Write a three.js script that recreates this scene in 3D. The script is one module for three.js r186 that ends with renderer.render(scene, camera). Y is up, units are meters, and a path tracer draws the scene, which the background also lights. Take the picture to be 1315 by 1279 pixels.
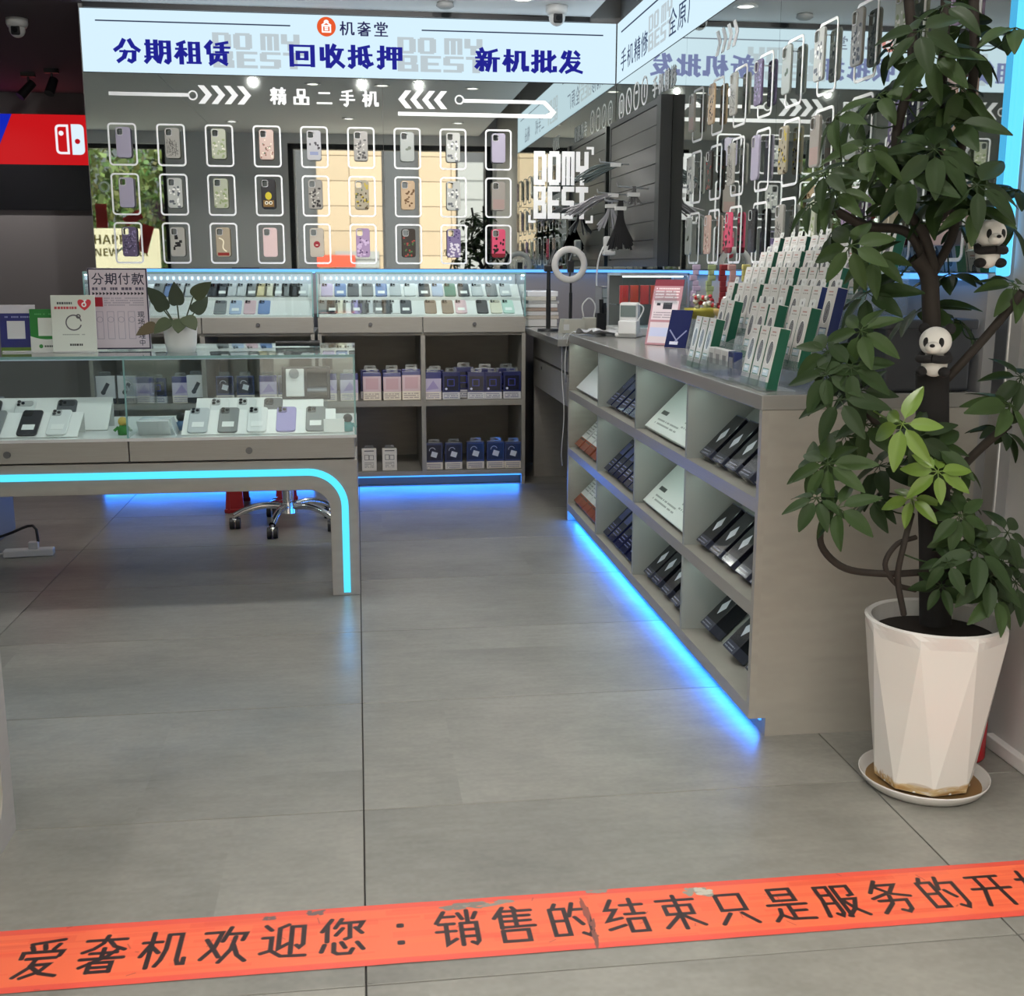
import * as THREE from 'three';
import { RoundedBoxGeometry } from 'three/addons/geometries/RoundedBoxGeometry.js';
import { mergeGeometries } from 'three/addons/utils/BufferGeometryUtils.js';
import { FontLoader } from 'three/addons/loaders/FontLoader.js';
import { TextGeometry } from 'three/addons/geometries/TextGeometry.js';
import { RectAreaLightUniformsLib } from 'three/addons/lights/RectAreaLightUniformsLib.js';

// ---------- camera, sky, sun, exposure ----------
RectAreaLightUniformsLib.init();
const scene = new THREE.Scene();
const renderer = new THREE.WebGLRenderer({ antialias: true });
renderer.toneMapping = THREE.LinearToneMapping;
renderer.toneMappingExposure = 1.18;
renderer.shadowMap.enabled = true;
const camera = new THREE.PerspectiveCamera(46.99, 1315 / 1279, 0.05, 120);
camera.position.set(0, 1.2, 0);
{ // camera axes solved from the vanishing points of floor, counters and signs
  const x = new THREE.Vector3(0.991, 0.002, 0.132), y = new THREE.Vector3(0.024, 0.980, -0.196);
  const z = new THREE.Vector3().crossVectors(x, y).normalize();
  y.crossVectors(z, x).normalize(); x.normalize();
  camera.quaternion.setFromRotationMatrix(new THREE.Matrix4().makeBasis(x, y, z));
}
const SKY = [5.4, 5.25, 4.9];
scene.background = new THREE.Color().setRGB(...SKY);
const sun = new THREE.DirectionalLight(new THREE.Color().setRGB(1, 0.94, 0.84), 9);
sun.position.set(-4, 17, -2.8); sun.target.position.set(0, 0, 8); sun.castShadow = true;
Object.assign(sun.shadow.camera, { left: -25, right: 25, top: 25, bottom: -25, near: 1, far: 80 });
sun.shadow.mapSize.set(2048, 2048); sun.name = 'sun'; scene.add(sun, sun.target); sun.target.name = 'sun_target';
const LAMP = 2.6, BOXGLOW = 0.9, CUBBY = 6, TOE = 8.5, NEON = 1.6;
const ORD = ['first', 'second', 'third', 'fourth', 'fifth', 'sixth', 'seventh', 'eighth', 'ninth', 'tenth', 'eleventh', 'twelfth', 'thirteenth', 'fourteenth', 'fifteenth', 'sixteenth', 'seventeenth', 'eighteenth'];

// ---------- helpers ----------
let seedState = 7;
const rnd = () => { seedState = (Math.imul(seedState, 1664525) + 1013904223) >>> 0; return seedState / 4294967296; };
const rr = (a, b) => a + (b - a) * rnd();
const pick = (a) => a[Math.floor(rnd() * a.length)];
const C = (r, g, b) => new THREE.Color().setRGB(r, g, b);
const mat = (color, o = {}) => new THREE.MeshStandardMaterial({ color: Array.isArray(color) ? C(...color) : color, roughness: 0.6, ...o });
const phys = (color, o = {}) => new THREE.MeshPhysicalMaterial({ color: Array.isArray(color) ? C(...color) : color, roughness: 0.6, ...o });
const taken = new Map();
const numbered = (n) => { const k = taken.get(n) ?? 0; taken.set(n, k + 1); return k ? n + '_' + String(k).padStart(3, '0') : n; };
const norm = (g) => { g = g.index ? g.toNonIndexed() : g; for (const k of Object.keys(g.attributes)) if (!['position', 'normal', 'uv'].includes(k)) g.deleteAttribute(k); return g; };
const join = (list) => (Array.isArray(list) ? (list.length > 1 ? mergeGeometries(list.map(norm)) : list[0]) : list);
function part(name, geo, m, parent, label) {
  const o = new THREE.Mesh(join(geo), m); o.name = name; o.castShadow = o.receiveShadow = true;
  if (label) o.userData.label = label;
  parent.add(o); return o;
}
function thing(name, label, category, [x, y, z] = [0, 0, 0], turn = 0, group) {
  const o = new THREE.Group(); o.name = numbered(name); scene.add(o);
  o.position.set(x, y, z); o.rotation.y = turn; o.userData = { label, category };
  if (group) o.userData.group = group;
  return o;
}
function single(name, label, category, geo, m, pos = [0, 0, 0], turn = 0, group) {
  const o = new THREE.Mesh(join(geo), m); o.name = numbered(name); o.castShadow = o.receiveShadow = true; scene.add(o);
  o.position.set(...pos); o.rotation.y = turn; o.userData = { label, category };
  if (group) o.userData.group = group;
  return o;
}
function struct(name, geo, m) {
  const o = geo ? new THREE.Mesh(join(geo), m) : new THREE.Group(); o.name = name; o.userData.kind = 'structure'; o.castShadow = o.receiveShadow = true; scene.add(o); return o;
}
// geometries
const bx = (w, h, d, x = 0, y = 0, z = 0) => new THREE.BoxGeometry(w, h, d).translate(x, y, z);
const bb = (x0, x1, y0, y1, z0, z1) => bx(Math.abs(x1 - x0), Math.abs(y1 - y0), Math.abs(z1 - z0), (x0 + x1) / 2, (y0 + y1) / 2, (z0 + z1) / 2);
const rb = (w, h, d, r, x = 0, y = 0, z = 0) => new RoundedBoxGeometry(w, h, d, 2, r).translate(x, y, z);
const rbb = (x0, x1, y0, y1, z0, z1, r = 0.003) => rb(Math.abs(x1 - x0), Math.abs(y1 - y0), Math.abs(z1 - z0), r, (x0 + x1) / 2, (y0 + y1) / 2, (z0 + z1) / 2);
const cyl = (r0, r1, h, x = 0, y = 0, z = 0, n = 20) => new THREE.CylinderGeometry(r0, r1, h, n).translate(x, y, z);
const V = (a) => new THREE.Vector3(...a);
const tube = (pts, r, seg = 24, n = 7) => new THREE.TubeGeometry(new THREE.CatmullRomCurve3(pts.map(V)), seg, r, n, false);
function rod(a, b, r0, r1 = r0, n = 8) {
  const p = V(a), q = V(b), d = q.clone().sub(p), g = new THREE.CylinderGeometry(r1, r0, d.length(), n);
  g.applyQuaternion(new THREE.Quaternion().setFromUnitVectors(new THREE.Vector3(0, 1, 0), d.clone().normalize()));
  return g.translate(...p.add(q).multiplyScalar(0.5).toArray());
}
const lathe = (pts, n = 32) => new THREE.LatheGeometry(pts.map((p) => new THREE.Vector2(...p)), n);
function roundRect(w, h, r, target = new THREE.Shape()) {
  const x = -w / 2, y = -h / 2;
  target.moveTo(x + r, y).lineTo(x + w - r, y).absarc(x + w - r, y + r, r, -Math.PI / 2, 0).lineTo(x + w, y + h - r).absarc(x + w - r, y + h - r, r, 0, Math.PI / 2)
    .lineTo(x + r, y + h).absarc(x + r, y + h - r, r, Math.PI / 2, Math.PI).lineTo(x, y + r).absarc(x + r, y + r, r, Math.PI, 1.5 * Math.PI);
  return target;
}
function slab(shape, depth, bevel = 0, seg = 4) { // extruded along +z from 0 to depth, uv 0..1 over its outline
  const g = new THREE.ExtrudeGeometry(shape, bevel ? { depth: depth - 2 * bevel, bevelEnabled: true, bevelSize: bevel, bevelThickness: bevel, bevelOffset: -bevel, bevelSegments: 1, curveSegments: seg } : { depth, bevelEnabled: false, curveSegments: seg });
  if (bevel) g.translate(0, 0, bevel);
  return planarUv(g);
}
function planarUv(g) {
  g.computeBoundingBox(); const b = g.boundingBox, p = g.attributes.position, uv = new Float32Array(p.count * 2);
  for (let i = 0; i < p.count; i++) { uv[2 * i] = (p.getX(i) - b.min.x) / (b.max.x - b.min.x); uv[2 * i + 1] = (p.getY(i) - b.min.y) / (b.max.y - b.min.y); }
  g.setAttribute('uv', new THREE.BufferAttribute(uv, 2)); return g;
}
function ringFrame(w, h, r, t, depth) {
  const s = roundRect(w, h, r); s.holes.push(roundRect(w - 2 * t, h - 2 * t, Math.max(0.002, r - t), new THREE.Path())); return slab(s, depth, 0, 5);
}
function poly(pts, depth) { const s = new THREE.Shape(); pts.forEach((p, i) => (i ? s.lineTo(...p) : s.moveTo(...p))); return new THREE.ExtrudeGeometry(s, { depth, bevelEnabled: false }); }
// textures
function canvasTex(w, h, draw, color = true) {
  const c = document.createElement('canvas'); c.width = w; c.height = h; const x = c.getContext('2d'); draw(x, w, h);
  const t = new THREE.CanvasTexture(c); if (color) t.colorSpace = THREE.SRGBColorSpace; t.magFilter = THREE.LinearFilter; t.wrapS = t.wrapT = THREE.RepeatWrapping; return t;
}
const hash = (i, j) => { const s = Math.sin(i * 127.1 + j * 311.7) * 43758.5453; return s - Math.floor(s); };
function vnoise(x, y, per) { // periodic value noise
  const i = Math.floor(x), j = Math.floor(y), f = x - i, g = y - j, m = (a) => ((a % per) + per) % per, s = f * f * (3 - 2 * f), t = g * g * (3 - 2 * g);
  const a = hash(m(i), m(j)), b = hash(m(i + 1), m(j)), c = hash(m(i), m(j + 1)), d = hash(m(i + 1), m(j + 1));
  return (a * (1 - s) + b * s) * (1 - t) + (c * (1 - s) + d * s) * t;
}
function noiseTex(n, f, color) {
  const d = new Uint8Array(n * n * 4);
  for (let y = 0; y < n; y++) for (let x = 0; x < n; x++) {
    const [r, g, b] = f(x / n, y / n); const k = (y * n + x) * 4; d[k] = r; d[k + 1] = g; d[k + 2] = b; d[k + 3] = 255;
  }
  const t = new THREE.DataTexture(d, n, n); if (color) t.colorSpace = THREE.SRGBColorSpace; t.magFilter = THREE.LinearFilter; t.minFilter = THREE.LinearFilter; t.wrapS = t.wrapT = THREE.RepeatWrapping; t.needsUpdate = true; return t;
}
// Chinese characters as pen strokes on a 100 x 100 grid
const GLYPH = {
  机: '22 5 22 95|5 30 42 30|22 32 5 65|22 40 40 58|55 12 55 50 48 78 40 92|55 12 82 12 82 80 86 90 96 90 96 76',
  奢: '10 14 90 14|50 3 44 22 28 36 8 44|54 14 70 32 92 42|25 48 78 48|50 36 50 62|8 62 94 62|82 38 60 58 12 82|30 72 30 96|30 72 74 72 74 96|30 84 74 84|30 95 74 95',
  堂: '50 2 50 20|25 6 34 18|76 6 66 18|8 38 8 24 92 24 88 38|30 36 70 36 70 52 30 52 30 36|15 70 85 70|50 54 50 94|5 94 95 94',
  分: '40 5 28 30 6 48|60 5 72 30 95 48|24 52 76 52 74 86 64 94 54 88|46 52 38 76 16 94',
  期: '5 20 55 20|16 5 16 72|44 5 44 72|16 38 44 38|16 54 44 54|3 72 57 72|20 76 6 94|40 76 52 90|64 8 64 60 54 94|64 8 92 8 92 86 86 94 78 88|64 32 92 32|64 56 92 56',
  租: '40 6 12 18|6 36 46 36|26 14 26 96|26 40 6 70|28 44 44 62|60 10 60 92|60 10 88 10 88 92|60 36 88 36|60 62 88 62|46 93 98 93',
  赁: '26 3 6 28|16 18 16 52|88 4 44 14|36 26 96 26|66 12 66 46|42 46 90 46|26 56 26 82|26 56 76 56 76 82|50 62 46 78 20 96|58 80 82 96',
  回: '10 10 10 94|10 10 90 10 90 94|10 92 90 92|34 36 34 66|34 36 66 36 66 66|34 66 66 66',
  收: '14 18 14 66 38 58|36 5 36 96|62 4 46 42|56 22 96 22|84 24 74 58 44 94|56 40 70 70 96 94',
  抵: '4 26 38 26|22 5 22 86 14 94 6 88|4 60 38 48|84 5 48 14|48 14 48 80 66 70|48 42 94 42|68 12 74 60 84 84 96 78|62 84 76 94',
  押: '4 26 38 26|22 5 22 86 14 94 6 88|4 60 38 48|46 10 46 58|46 10 92 10 92 58|46 34 92 34|46 58 92 58|69 10 69 96',
  新: '26 2 30 12|6 16 50 16|16 22 20 34|42 20 36 36|4 40 54 40|6 56 52 56|29 40 29 94 20 90|20 62 6 82|38 62 50 78|88 6 58 16|60 16 60 60 50 94|60 42 98 42|80 42 80 96',
  批: '4 26 38 26|22 5 22 86 14 94 6 88|4 60 38 48|46 8 46 92 64 80|46 40 64 40|74 6 74 86 80 92 96 90 96 74|96 26 74 46',
  发: '26 8 16 32 84 32|44 4 36 50 8 92|34 50 80 50 64 76 30 95|40 60 60 82 94 94|66 6 80 20',
  精: '10 14 16 34|42 12 36 34|4 44 48 44|26 4 26 96|26 48 6 76|28 50 44 68|54 14 96 14|75 3 75 40|58 27 92 27|50 41 98 41|60 50 60 78 54 96|60 50 92 50 92 88 86 95 78 90|60 64 92 64|60 78 92 78',
  品: '30 8 70 8 70 42 30 42 30 8|8 54 44 54 44 92 8 92 8 54|56 54 92 54 92 92 56 92 56 54',
  二: '16 24 84 24|4 84 96 84',
  手: '80 5 18 16|14 36 86 36|4 60 96 60|50 12 50 84 42 95 30 88',
  修: '26 4 6 40|16 26 16 96|34 22 34 78|62 4 44 34|56 16 90 16 74 36 42 52|56 26 74 40 97 50|82 46 56 60|86 60 52 78|92 72 74 88 44 97',
  全: '50 4 30 28 4 46|50 4 70 28 96 46|24 52 76 52|22 72 78 72|50 52 50 94|8 94 92 94',
  原: '12 10 96 10|16 10 16 50 4 94|54 14 46 26|32 28 84 28 84 60 32 60 32 28|32 44 84 44|58 60 58 92 48 96|38 70 24 88|76 68 92 86',
  厂: '14 14 94 14|18 14 18 50 6 94',
  爱: '84 4 20 12|22 18 28 28|48 16 52 27|78 16 70 28|10 48 10 34 90 34 86 46|22 50 80 50|42 50 34 72 10 94|36 66 72 66 58 84 26 97|40 72 60 88 92 96',
  欢: '8 16 42 16 30 56 6 84|12 34 42 80|60 4 46 40|56 22 94 22 88 40|72 30 66 62 44 94|70 52 80 78 97 94',
  迎: '10 8 22 20|6 40 24 40 24 72|4 80 24 74 46 90 96 92|58 8 40 16 40 70 60 58|66 14 66 84|66 14 92 14 92 62 84 70 78 64',
  您: '26 3 6 34|17 20 17 62|48 3 34 26|42 14 94 14 86 28|66 16 66 54 56 58|50 28 36 46|78 28 92 44|12 70 6 88|32 68 32 90 40 95 66 95 72 84|48 66 56 80|82 68 94 86',
  '：': '47 34 53 34|47 30 53 30|47 80 53 80|47 76 53 76',
  销: '22 4 4 34|18 18 44 18|10 38 42 38|4 58 44 58|25 38 25 92 44 80|74 3 74 34|54 10 62 26|94 10 86 26|58 38 58 96|58 38 92 38 92 88 86 95 78 90|58 56 92 56|58 74 92 74',
  售: '30 3 8 32|22 18 22 60|52 3 58 12|22 14 92 14|22 28 86 28|22 42 86 42|22 58 94 58|55 14 55 58|22 68 78 68 78 96 22 96 22 68',
  的: '24 4 16 18|10 18 42 18 42 90 10 90 10 18|10 52 42 52|64 4 50 40|58 22 94 22 92 84 84 95 72 88|62 44 76 64',
  结: '28 4 10 32 32 32 8 62 40 56|6 86 42 76|48 20 96 20|72 3 72 46|52 46 94 46|54 60 90 60 90 94 54 94 54 60',
  束: '8 16 92 16|50 3 50 97|20 32 80 32 80 56 20 56 20 32|48 58 8 92|52 58 94 90',
  只: '22 12 78 12 78 56 22 56 22 12|36 66 10 94|64 66 90 94',
  是: '26 6 76 6 76 40 26 40 26 6|26 23 76 23|6 52 94 52|52 52 52 90|52 70 86 70|28 64 24 80 6 96|24 80 44 92 96 94',
  服: '12 10 12 50 4 94|12 10 40 10 40 86 34 94 26 88|12 34 40 34|12 58 40 58|54 10 54 97|54 10 90 10 90 36 80 38|54 48 90 48 74 76 50 96|60 52 74 76 97 95',
  务: '38 3 10 36|34 16 78 16 56 38 6 54|30 22 56 42 96 52|16 62 80 62 76 88 66 96 54 90|48 48 42 70 10 96',
  开: '12 12 88 12|4 48 96 48|32 12 32 50 10 96|70 12 70 97',
  始: '24 4 18 40 8 62 40 92|4 28 44 28 36 66 6 96|70 4 54 40 92 36|84 22 97 44|56 56 92 56 92 94 56 94 56 56',
  付: '28 4 6 40|18 26 18 96|38 30 96 30|74 5 74 84 66 94 54 88|48 46 58 64',
  款: '6 16 52 16|29 3 29 32|12 32 46 32|8 46 50 46|4 60 54 60|29 60 29 92 20 96|16 68 6 86|42 68 52 82|68 4 56 38|64 22 96 22 90 38|78 30 72 64 52 96|76 54 84 80 98 95',
  现: '6 14 42 14|8 44 40 44|4 82 44 74|24 14 24 78|52 10 52 62|52 10 90 10 90 62|70 22 68 60 44 96|74 62 74 88 80 93 97 92 97 78',
  场: '4 32 36 32|20 6 20 82|2 86 38 76|42 12 86 12 46 42 94 42 90 86 82 95 72 88|62 44 34 78|80 44 50 94',
  办: '10 32 78 32 74 84 64 95 52 88|44 5 40 54 10 95|18 50 8 72|84 48 94 72',
  理: '4 14 38 14|6 44 36 44|2 80 40 72|21 14 21 76|48 8 92 8 92 52 48 52 48 8|48 30 92 30|70 8 70 94|50 72 92 72|42 94 98 94',
  中: '14 26 86 26 86 64 14 64 14 26|50 4 50 97',
};
// draws one character into the box x, y, w, h; vw and hw are the pen widths of upright and level strokes in hundredths of the box
function glyph(ctx, ch, x, y, w, h, vw, hw = vw) {
  const g = GLYPH[ch]; if (!g) return;
  ctx.lineCap = vw === hw ? 'round' : 'butt'; ctx.lineJoin = 'miter';
  for (const st of g.split('|')) {
    const n = st.split(' ').map(Number);
    if (vw === hw) {
      ctx.lineWidth = vw * h / 100; ctx.beginPath();
      for (let i = 0; i < n.length; i += 2) ctx[i ? 'lineTo' : 'moveTo'](x + n[i] * w / 100, y + n[i + 1] * h / 100);
      ctx.stroke();
    } else for (let i = 2; i < n.length; i += 2) {
      const dx = n[i] - n[i - 2], dy = n[i + 1] - n[i - 1], l = Math.hypot(dx, dy), k = Math.abs(dy) / l, wd = hw + (vw - hw) * k, e = wd * 0.25 / l;
      ctx.lineWidth = wd * h / 100; ctx.beginPath();
      ctx.moveTo(x + (n[i - 2] - dx * e) * w / 100, y + (n[i - 1] - dy * e) * h / 100); ctx.lineTo(x + (n[i] + dx * e) * w / 100, y + (n[i + 1] + dy * e) * h / 100); ctx.stroke();
    }
  }
}
const text = (ctx, s, x, y, cw, ch, gap, vw, hw) => [...s].forEach((c, i) => glyph(ctx, c, x + i * (cw + gap), y, cw, ch, vw, hw));
const lines = (ctx, x, y, w, n, step, h) => { for (let i = 0; i < n; i++) { let u = 0; while (u < w) { const k = h * (0.6 + rnd() * 0.5); if (rnd() > 0.12) ctx.fillRect(x + u, y + i * step, Math.min(k, w - u), h); u += k * 1.3; } } };

// ---------- materials ----------
const grain = noiseTex(256, (u, v) => { const n = 225 + 22 * vnoise(u * 12, v * 64, 64) + 8 * vnoise(u * 64, v * 128, 128); return [n, n, n]; }, false);
const M = {
  cab: mat([0.355, 0.335, 0.295], { roughness: 0.42, map: grain }), cabIn: mat([0.33, 0.35, 0.335], { roughness: 0.55 }),
  top: mat([0.27, 0.262, 0.245], { roughness: 0.2 }), black: mat([0.012, 0.012, 0.014], { roughness: 0.45 }), blackGloss: mat([0.01, 0.01, 0.012], { roughness: 0.08 }),
  white: mat([0.78, 0.78, 0.77], { roughness: 0.4 }), whitePl: mat([0.68, 0.68, 0.67], { roughness: 0.3 }), grey: mat([0.30, 0.30, 0.31]), chrome: mat([0.75, 0.76, 0.78], { metalness: 1, roughness: 0.12 }),
  alu: mat([0.55, 0.56, 0.58], { metalness: 1, roughness: 0.35 }), wall: mat([0.30, 0.295, 0.29], { roughness: 0.8 }), lock: mat([0.16, 0.16, 0.165], { metalness: 0.8, roughness: 0.45 }), darkWall: mat([0.20, 0.185, 0.19], { roughness: 0.7 }),
  ceil: mat([0.82, 0.83, 0.83], { roughness: 0.9 }), darkCeil: mat([0.12, 0.095, 0.11], { roughness: 0.9 }), brown: mat([0.17, 0.12, 0.075], { roughness: 0.9 }),
  mirror: mat([0.52, 0.55, 0.525], { metalness: 1, roughness: 0.015 }), decal: mat([0.86, 0.87, 0.88], { roughness: 0.6 }),
  glass: phys([0.93, 0.975, 0.97], { transmission: 1, roughness: 0, ior: 1.45, thickness: 0 }), acrylic: phys([0.93, 0.96, 0.97], { transmission: 0.92, roughness: 0.05, ior: 1.45, thickness: 0 }),
  glassEdge: mat([0.22, 0.42, 0.42], { roughness: 0.15 }), red: mat([0.33, 0.012, 0.018], { roughness: 0.35 }), soil: mat([0.02, 0.014, 0.01], { roughness: 1 }), cream: mat([0.62, 0.60, 0.52], { roughness: 0.4 }),
};
const glow = (r, g, b, k) => new THREE.MeshStandardMaterial({ color: 0x000000, emissive: C(r, g, b), emissiveIntensity: k, roughness: 0.6 });
function areaLight(rgb, k, w, h, pos, to, parent = scene) {
  const l = new THREE.RectAreaLight(C(...rgb), k, w, h); l.position.set(...pos); l.name = 'strip_light'; parent.add(l); l.lookAt(...to); return l;
}
// ---------- floor ----------
const XR = 1.555, ZB = -7.0, YC = 2.63;       // right mirror wall, back mirror wall, ceiling
const stone = noiseTex(512, (u, v) => {
  const a = vnoise(u * 5, v * 4, 20) * 0.5 + vnoise(u * 10, v * 13, 40) * 0.3 + vnoise(u * 37, v * 31, 74) * 0.2, b = vnoise(u * 160, v * 150, 160), s = vnoise(u * 22, v * 90, 90);
  const k = 0.86 + 0.20 * (a - 0.5) + 0.05 * (b - 0.5) + 0.05 * (s - 0.5); return [236 * k, 235 * k, 230 * k];
}, true);
const stoneRough = noiseTex(256, (u, v) => { const k = 165 + 50 * vnoise(u * 8, v * 8, 16) + 18 * vnoise(u * 60, v * 60, 60); return [k, k, k]; }, false);
const floor = struct('floor', bb(-4.2, 3.4, -0.2, -0.006, -11.2, -0.35), mat([0.05, 0.048, 0.045], { roughness: 0.95 }));
{
  const TX = 1.1885, TZ = 0.6485, x0 = -0.013, z0 = -1.766, tiles = [];
  for (let k = 0; k < 6; k++) {
    const t = 0.96 + 0.022 * k, m = mat([0.37 * t, 0.36 * t, 0.335 * t], { map: stone.clone(), roughnessMap: stoneRough, roughness: 0.42 });
    m.map.offset.set(k * 0.27, k * 0.41); m.map.repeat.set(0.8, 0.55); m.map.needsUpdate = true; tiles.push(m);
  }
  const geo = rb(TX - 0.003, 0.02, TZ - 0.003, 0.0015);
  let n = 0;
  for (let i = -4; i < 3; i++) for (let j = -2; j < 15; j++) {
    const z = z0 - (j + 0.5) * TZ, x = x0 + (i + 0.5) * TX;
    if (z > -0.6 || z < -11 || x > 3.2) continue;
    const o = part('tile', geo, tiles[(n * 5 + i + 12) % 6], floor); n++;
    o.position.set(x, -0.01, z); if ((i + j) & 1) o.rotation.y = Math.PI;
  }
}
// ---------- shell ----------
const ceiling = struct('ceiling', bb(-1.46, 1.385, YC, YC + 0.1, -7.0, -0.5), M.ceil);
part('dark_ceiling_panel', bb(-4.2, -1.465, YC, YC + 0.1, -11.2, -5.6), M.darkCeil, ceiling); part('white_ceiling_panel', bb(-4.2, -1.465, YC, YC + 0.1, -5.598, -0.5), M.ceil, ceiling);
part('ceiling_slab', bb(-4.3, 3.0, 3.1, 3.3, -11.4, -0.3), M.brown, ceiling);
part('ceiling_edge_trim', bb(-1.46, 1.385, YC - 0.028, YC, -6.995, -6.975), M.black, ceiling);
const wallBack = struct('wall_back', bb(-1.495, 3.0, 0, 3.1, -7.22, -7.02), M.wall);
// tinted mirror panes of the back wall
for (const [a, b] of [[-1.487, 0.173], [0.175, 1.553]]) part('mirror_pane', bb(a, b, 1.19, 2.262, -7.018, ZB), M.mirror, wallBack);
part('wall_panel', bb(-1.49, XR, 0, 1.188, -7.02, -7.002), M.darkWall, wallBack);
const wallRight = struct('wall_right', bb(1.577, 1.78, 0, 3.1, -7.2, -2.715), M.wall);
for (const [a, b] of [[-7.0, -5.502], [-5.5, -4.272], [-4.27, -2.715]]) part('mirror_pane', bb(XR, 1.576, 1.19, 2.262, a, b), M.mirror, wallRight);
part('wall_panel', bb(1.557, 1.577, 0, 1.188, -7.0, -2.715), M.wall, wallRight);
struct('wall_right_front', [bb(1.585, 1.80, 0, 3.1, -2.655, -0.5)], mat([0.46, 0.45, 0.44], { roughness: 0.5 }));
struct('trim_1', [rbb(1.552, 1.60, 0, 1.13, -2.66, -2.60, 0.006)], M.alu);
struct('baseboard_right', [rbb(1.565, 1.59, 0, 0.035, -2.57, -0.5, 0.004)], mat([0.62, 0.60, 0.58], { roughness: 0.4 }));
struct('wall_left', bb(-4.25, -4.05, 0, 3.1, -11.3, -0.4), mat([0.62, 0.64, 0.62], { roughness: 0.7 }));
struct('wall_far', bb(-4.2, -1.3, 0, 3.1, -10.75, -10.55), M.darkWall);
struct('wall_partition', bb(-1.49, -1.42, 0, 3.1, -10.6, -7.22), M.darkWall);
// shop front behind the camera: piers, door lintel and a window that the mirrors show
const wallFront = struct('wall_front', [bb(-4.2, -3.15, 0, 3.1, -0.75, -0.45), bb(-2.02, -0.72, 0, 3.1, -0.75, -0.45), bb(1.55, 3.0, 0, 3.1, -0.75, -0.45), bb(-3.15, -2.02, 0, 1.0, -0.75, -0.45), bb(-3.15, -2.02, 2.5, 3.1, -0.75, -0.45), bb(-0.72, 1.55, 2.53, 3.1, -0.75, -0.45)], mat([0.72, 0.72, 0.72], { roughness: 0.7 }));
part('upper_storey', bb(-7, 7, 3.3, 9, -11.4, -0.3), M.wall, wallFront);
struct('window_1', [bb(-3.15, -2.02, 1.0, 1.05, -0.66, -0.6), bb(-3.15, -2.02, 2.45, 2.5, -0.66, -0.6), bb(-3.15, -3.1, 1.05, 2.45, -0.66, -0.6), bb(-2.07, -2.02, 1.05, 2.45, -0.66, -0.6)], M.black);
part('pane', bb(-3.1, -2.07, 1.05, 2.45, -0.634, -0.628), M.glass, scene.getObjectByName('window_1'));
const door = struct('door_1', [bb(-0.72, -0.66, 0, 2.53, -0.68, -0.58), bb(1.47, 1.55, 0, 2.53, -0.68, -0.58), bb(-0.72, 1.55, 2.47, 2.53, -0.68, -0.58)], M.black);
part('jamb_strip', [bb(-0.658, -0.64, 0, 2.46, -0.70, -0.66)], M.white, door);

// ---------- street behind the camera ----------
struct('pavement', bb(-16, 16, -0.25, -0.02, -0.34, 12), mat([0.46, 0.44, 0.40], { roughness: 0.9 }));
{
  const slabM = [0.95, 1, 1.04].map((k) => mat([0.36 * k, 0.285 * k, 0.205 * k], { roughness: 0.7 })), shutter = mat([0.24, 0.25, 0.26], { roughness: 0.5 }), dk = mat([0.07, 0.075, 0.085], { roughness: 0.4 });
  const b = thing('office_building', 'beige stone-clad building with grey shutters mirrored in the back wall', 'building', [0, 0, 9.2]);
  part('wall', bb(-6, 14, 0, 7, 0, 2), dk, b);
  const sg = rb(0.62, 0.46, 0.1, 0.008);
  for (const [x0, n] of [[-0.72, 2], [1.25, 1.14], [2.55, 1.6]]) for (let r = 0; r < 14; r++) for (let i = 0; i < Math.ceil(n); i++) {
    const w = Math.min(1, n - i), o = part('stone_slab', sg, slabM[(r + i * 2 + Math.floor(x0 * 3) + 9) % 3], b); o.scale.x = w; o.position.set(x0 + i * 0.63 + 0.31 * w, 0.24 + r * 0.47, -0.05);
  }
  for (const [x0, x1, y1] of [[-0.4, 0.45, 1.5], [2.0, 2.5, 3.2]]) { const s = part('shutter', bb(x0, x1, 0, y1, -0.13, -0.1), shutter, b); for (let k = 0; k < 9; k++) part('slat', bb(x0, x1, y1 * (k / 9) + 0.02, y1 * ((k + 1) / 9) - 0.02, -0.15, -0.13), shutter, s); }
  part('shop_banner', bb(-0.75, -0.02, 1.2, 1.42, -0.2, -0.16), mat([0.75, 0.06, 0.03]), b);
}
function tree(x, z, h, r, label) {
  const t = thing('street_tree', label, 'tree', [x, -0.02, z], 0, 'street trees outside the shop window');
  part('trunk', [rod([0, 0, 0], [0.05, h * 0.55, 0], 0.12, 0.08), rod([0.05, h * 0.5, 0], [0.5, h * 0.8, 0.2], 0.06, 0.03), rod([0.05, h * 0.5, 0], [-0.4, h * 0.85, -0.1], 0.06, 0.03)], mat([0.06, 0.045, 0.03]), t);
  const n = 2600, lg = new THREE.PlaneGeometry(0.13, 0.07), im = new THREE.InstancedMesh(lg, mat([0.085, 0.12, 0.03], { side: THREE.DoubleSide }), n), m = new THREE.Matrix4(), q = new THREE.Quaternion(), e = new THREE.Euler(), c = new THREE.Color();
  for (let i = 0; i < n; i++) { const a = rr(0, 6.28), u = rr(-1, 1), k = Math.cbrt(rnd()) * r, s = Math.sqrt(1 - u * u); q.setFromEuler(e.set(rr(0, 6), rr(0, 6), rr(0, 6))); m.compose(new THREE.Vector3(s * Math.cos(a) * k, h * 0.68 + u * k * 0.9, s * Math.sin(a) * k), q, new THREE.Vector3(1, 1, 1).multiplyScalar(rr(0.7, 1.3))); im.setMatrixAt(i, m); im.setColorAt(i, c.setRGB(rr(0.6, 1.3), rr(0.7, 1.2), rr(0.5, 1))); }
  im.name = 'foliage'; im.userData.kind = 'stuff'; t.add(im);
}
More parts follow.
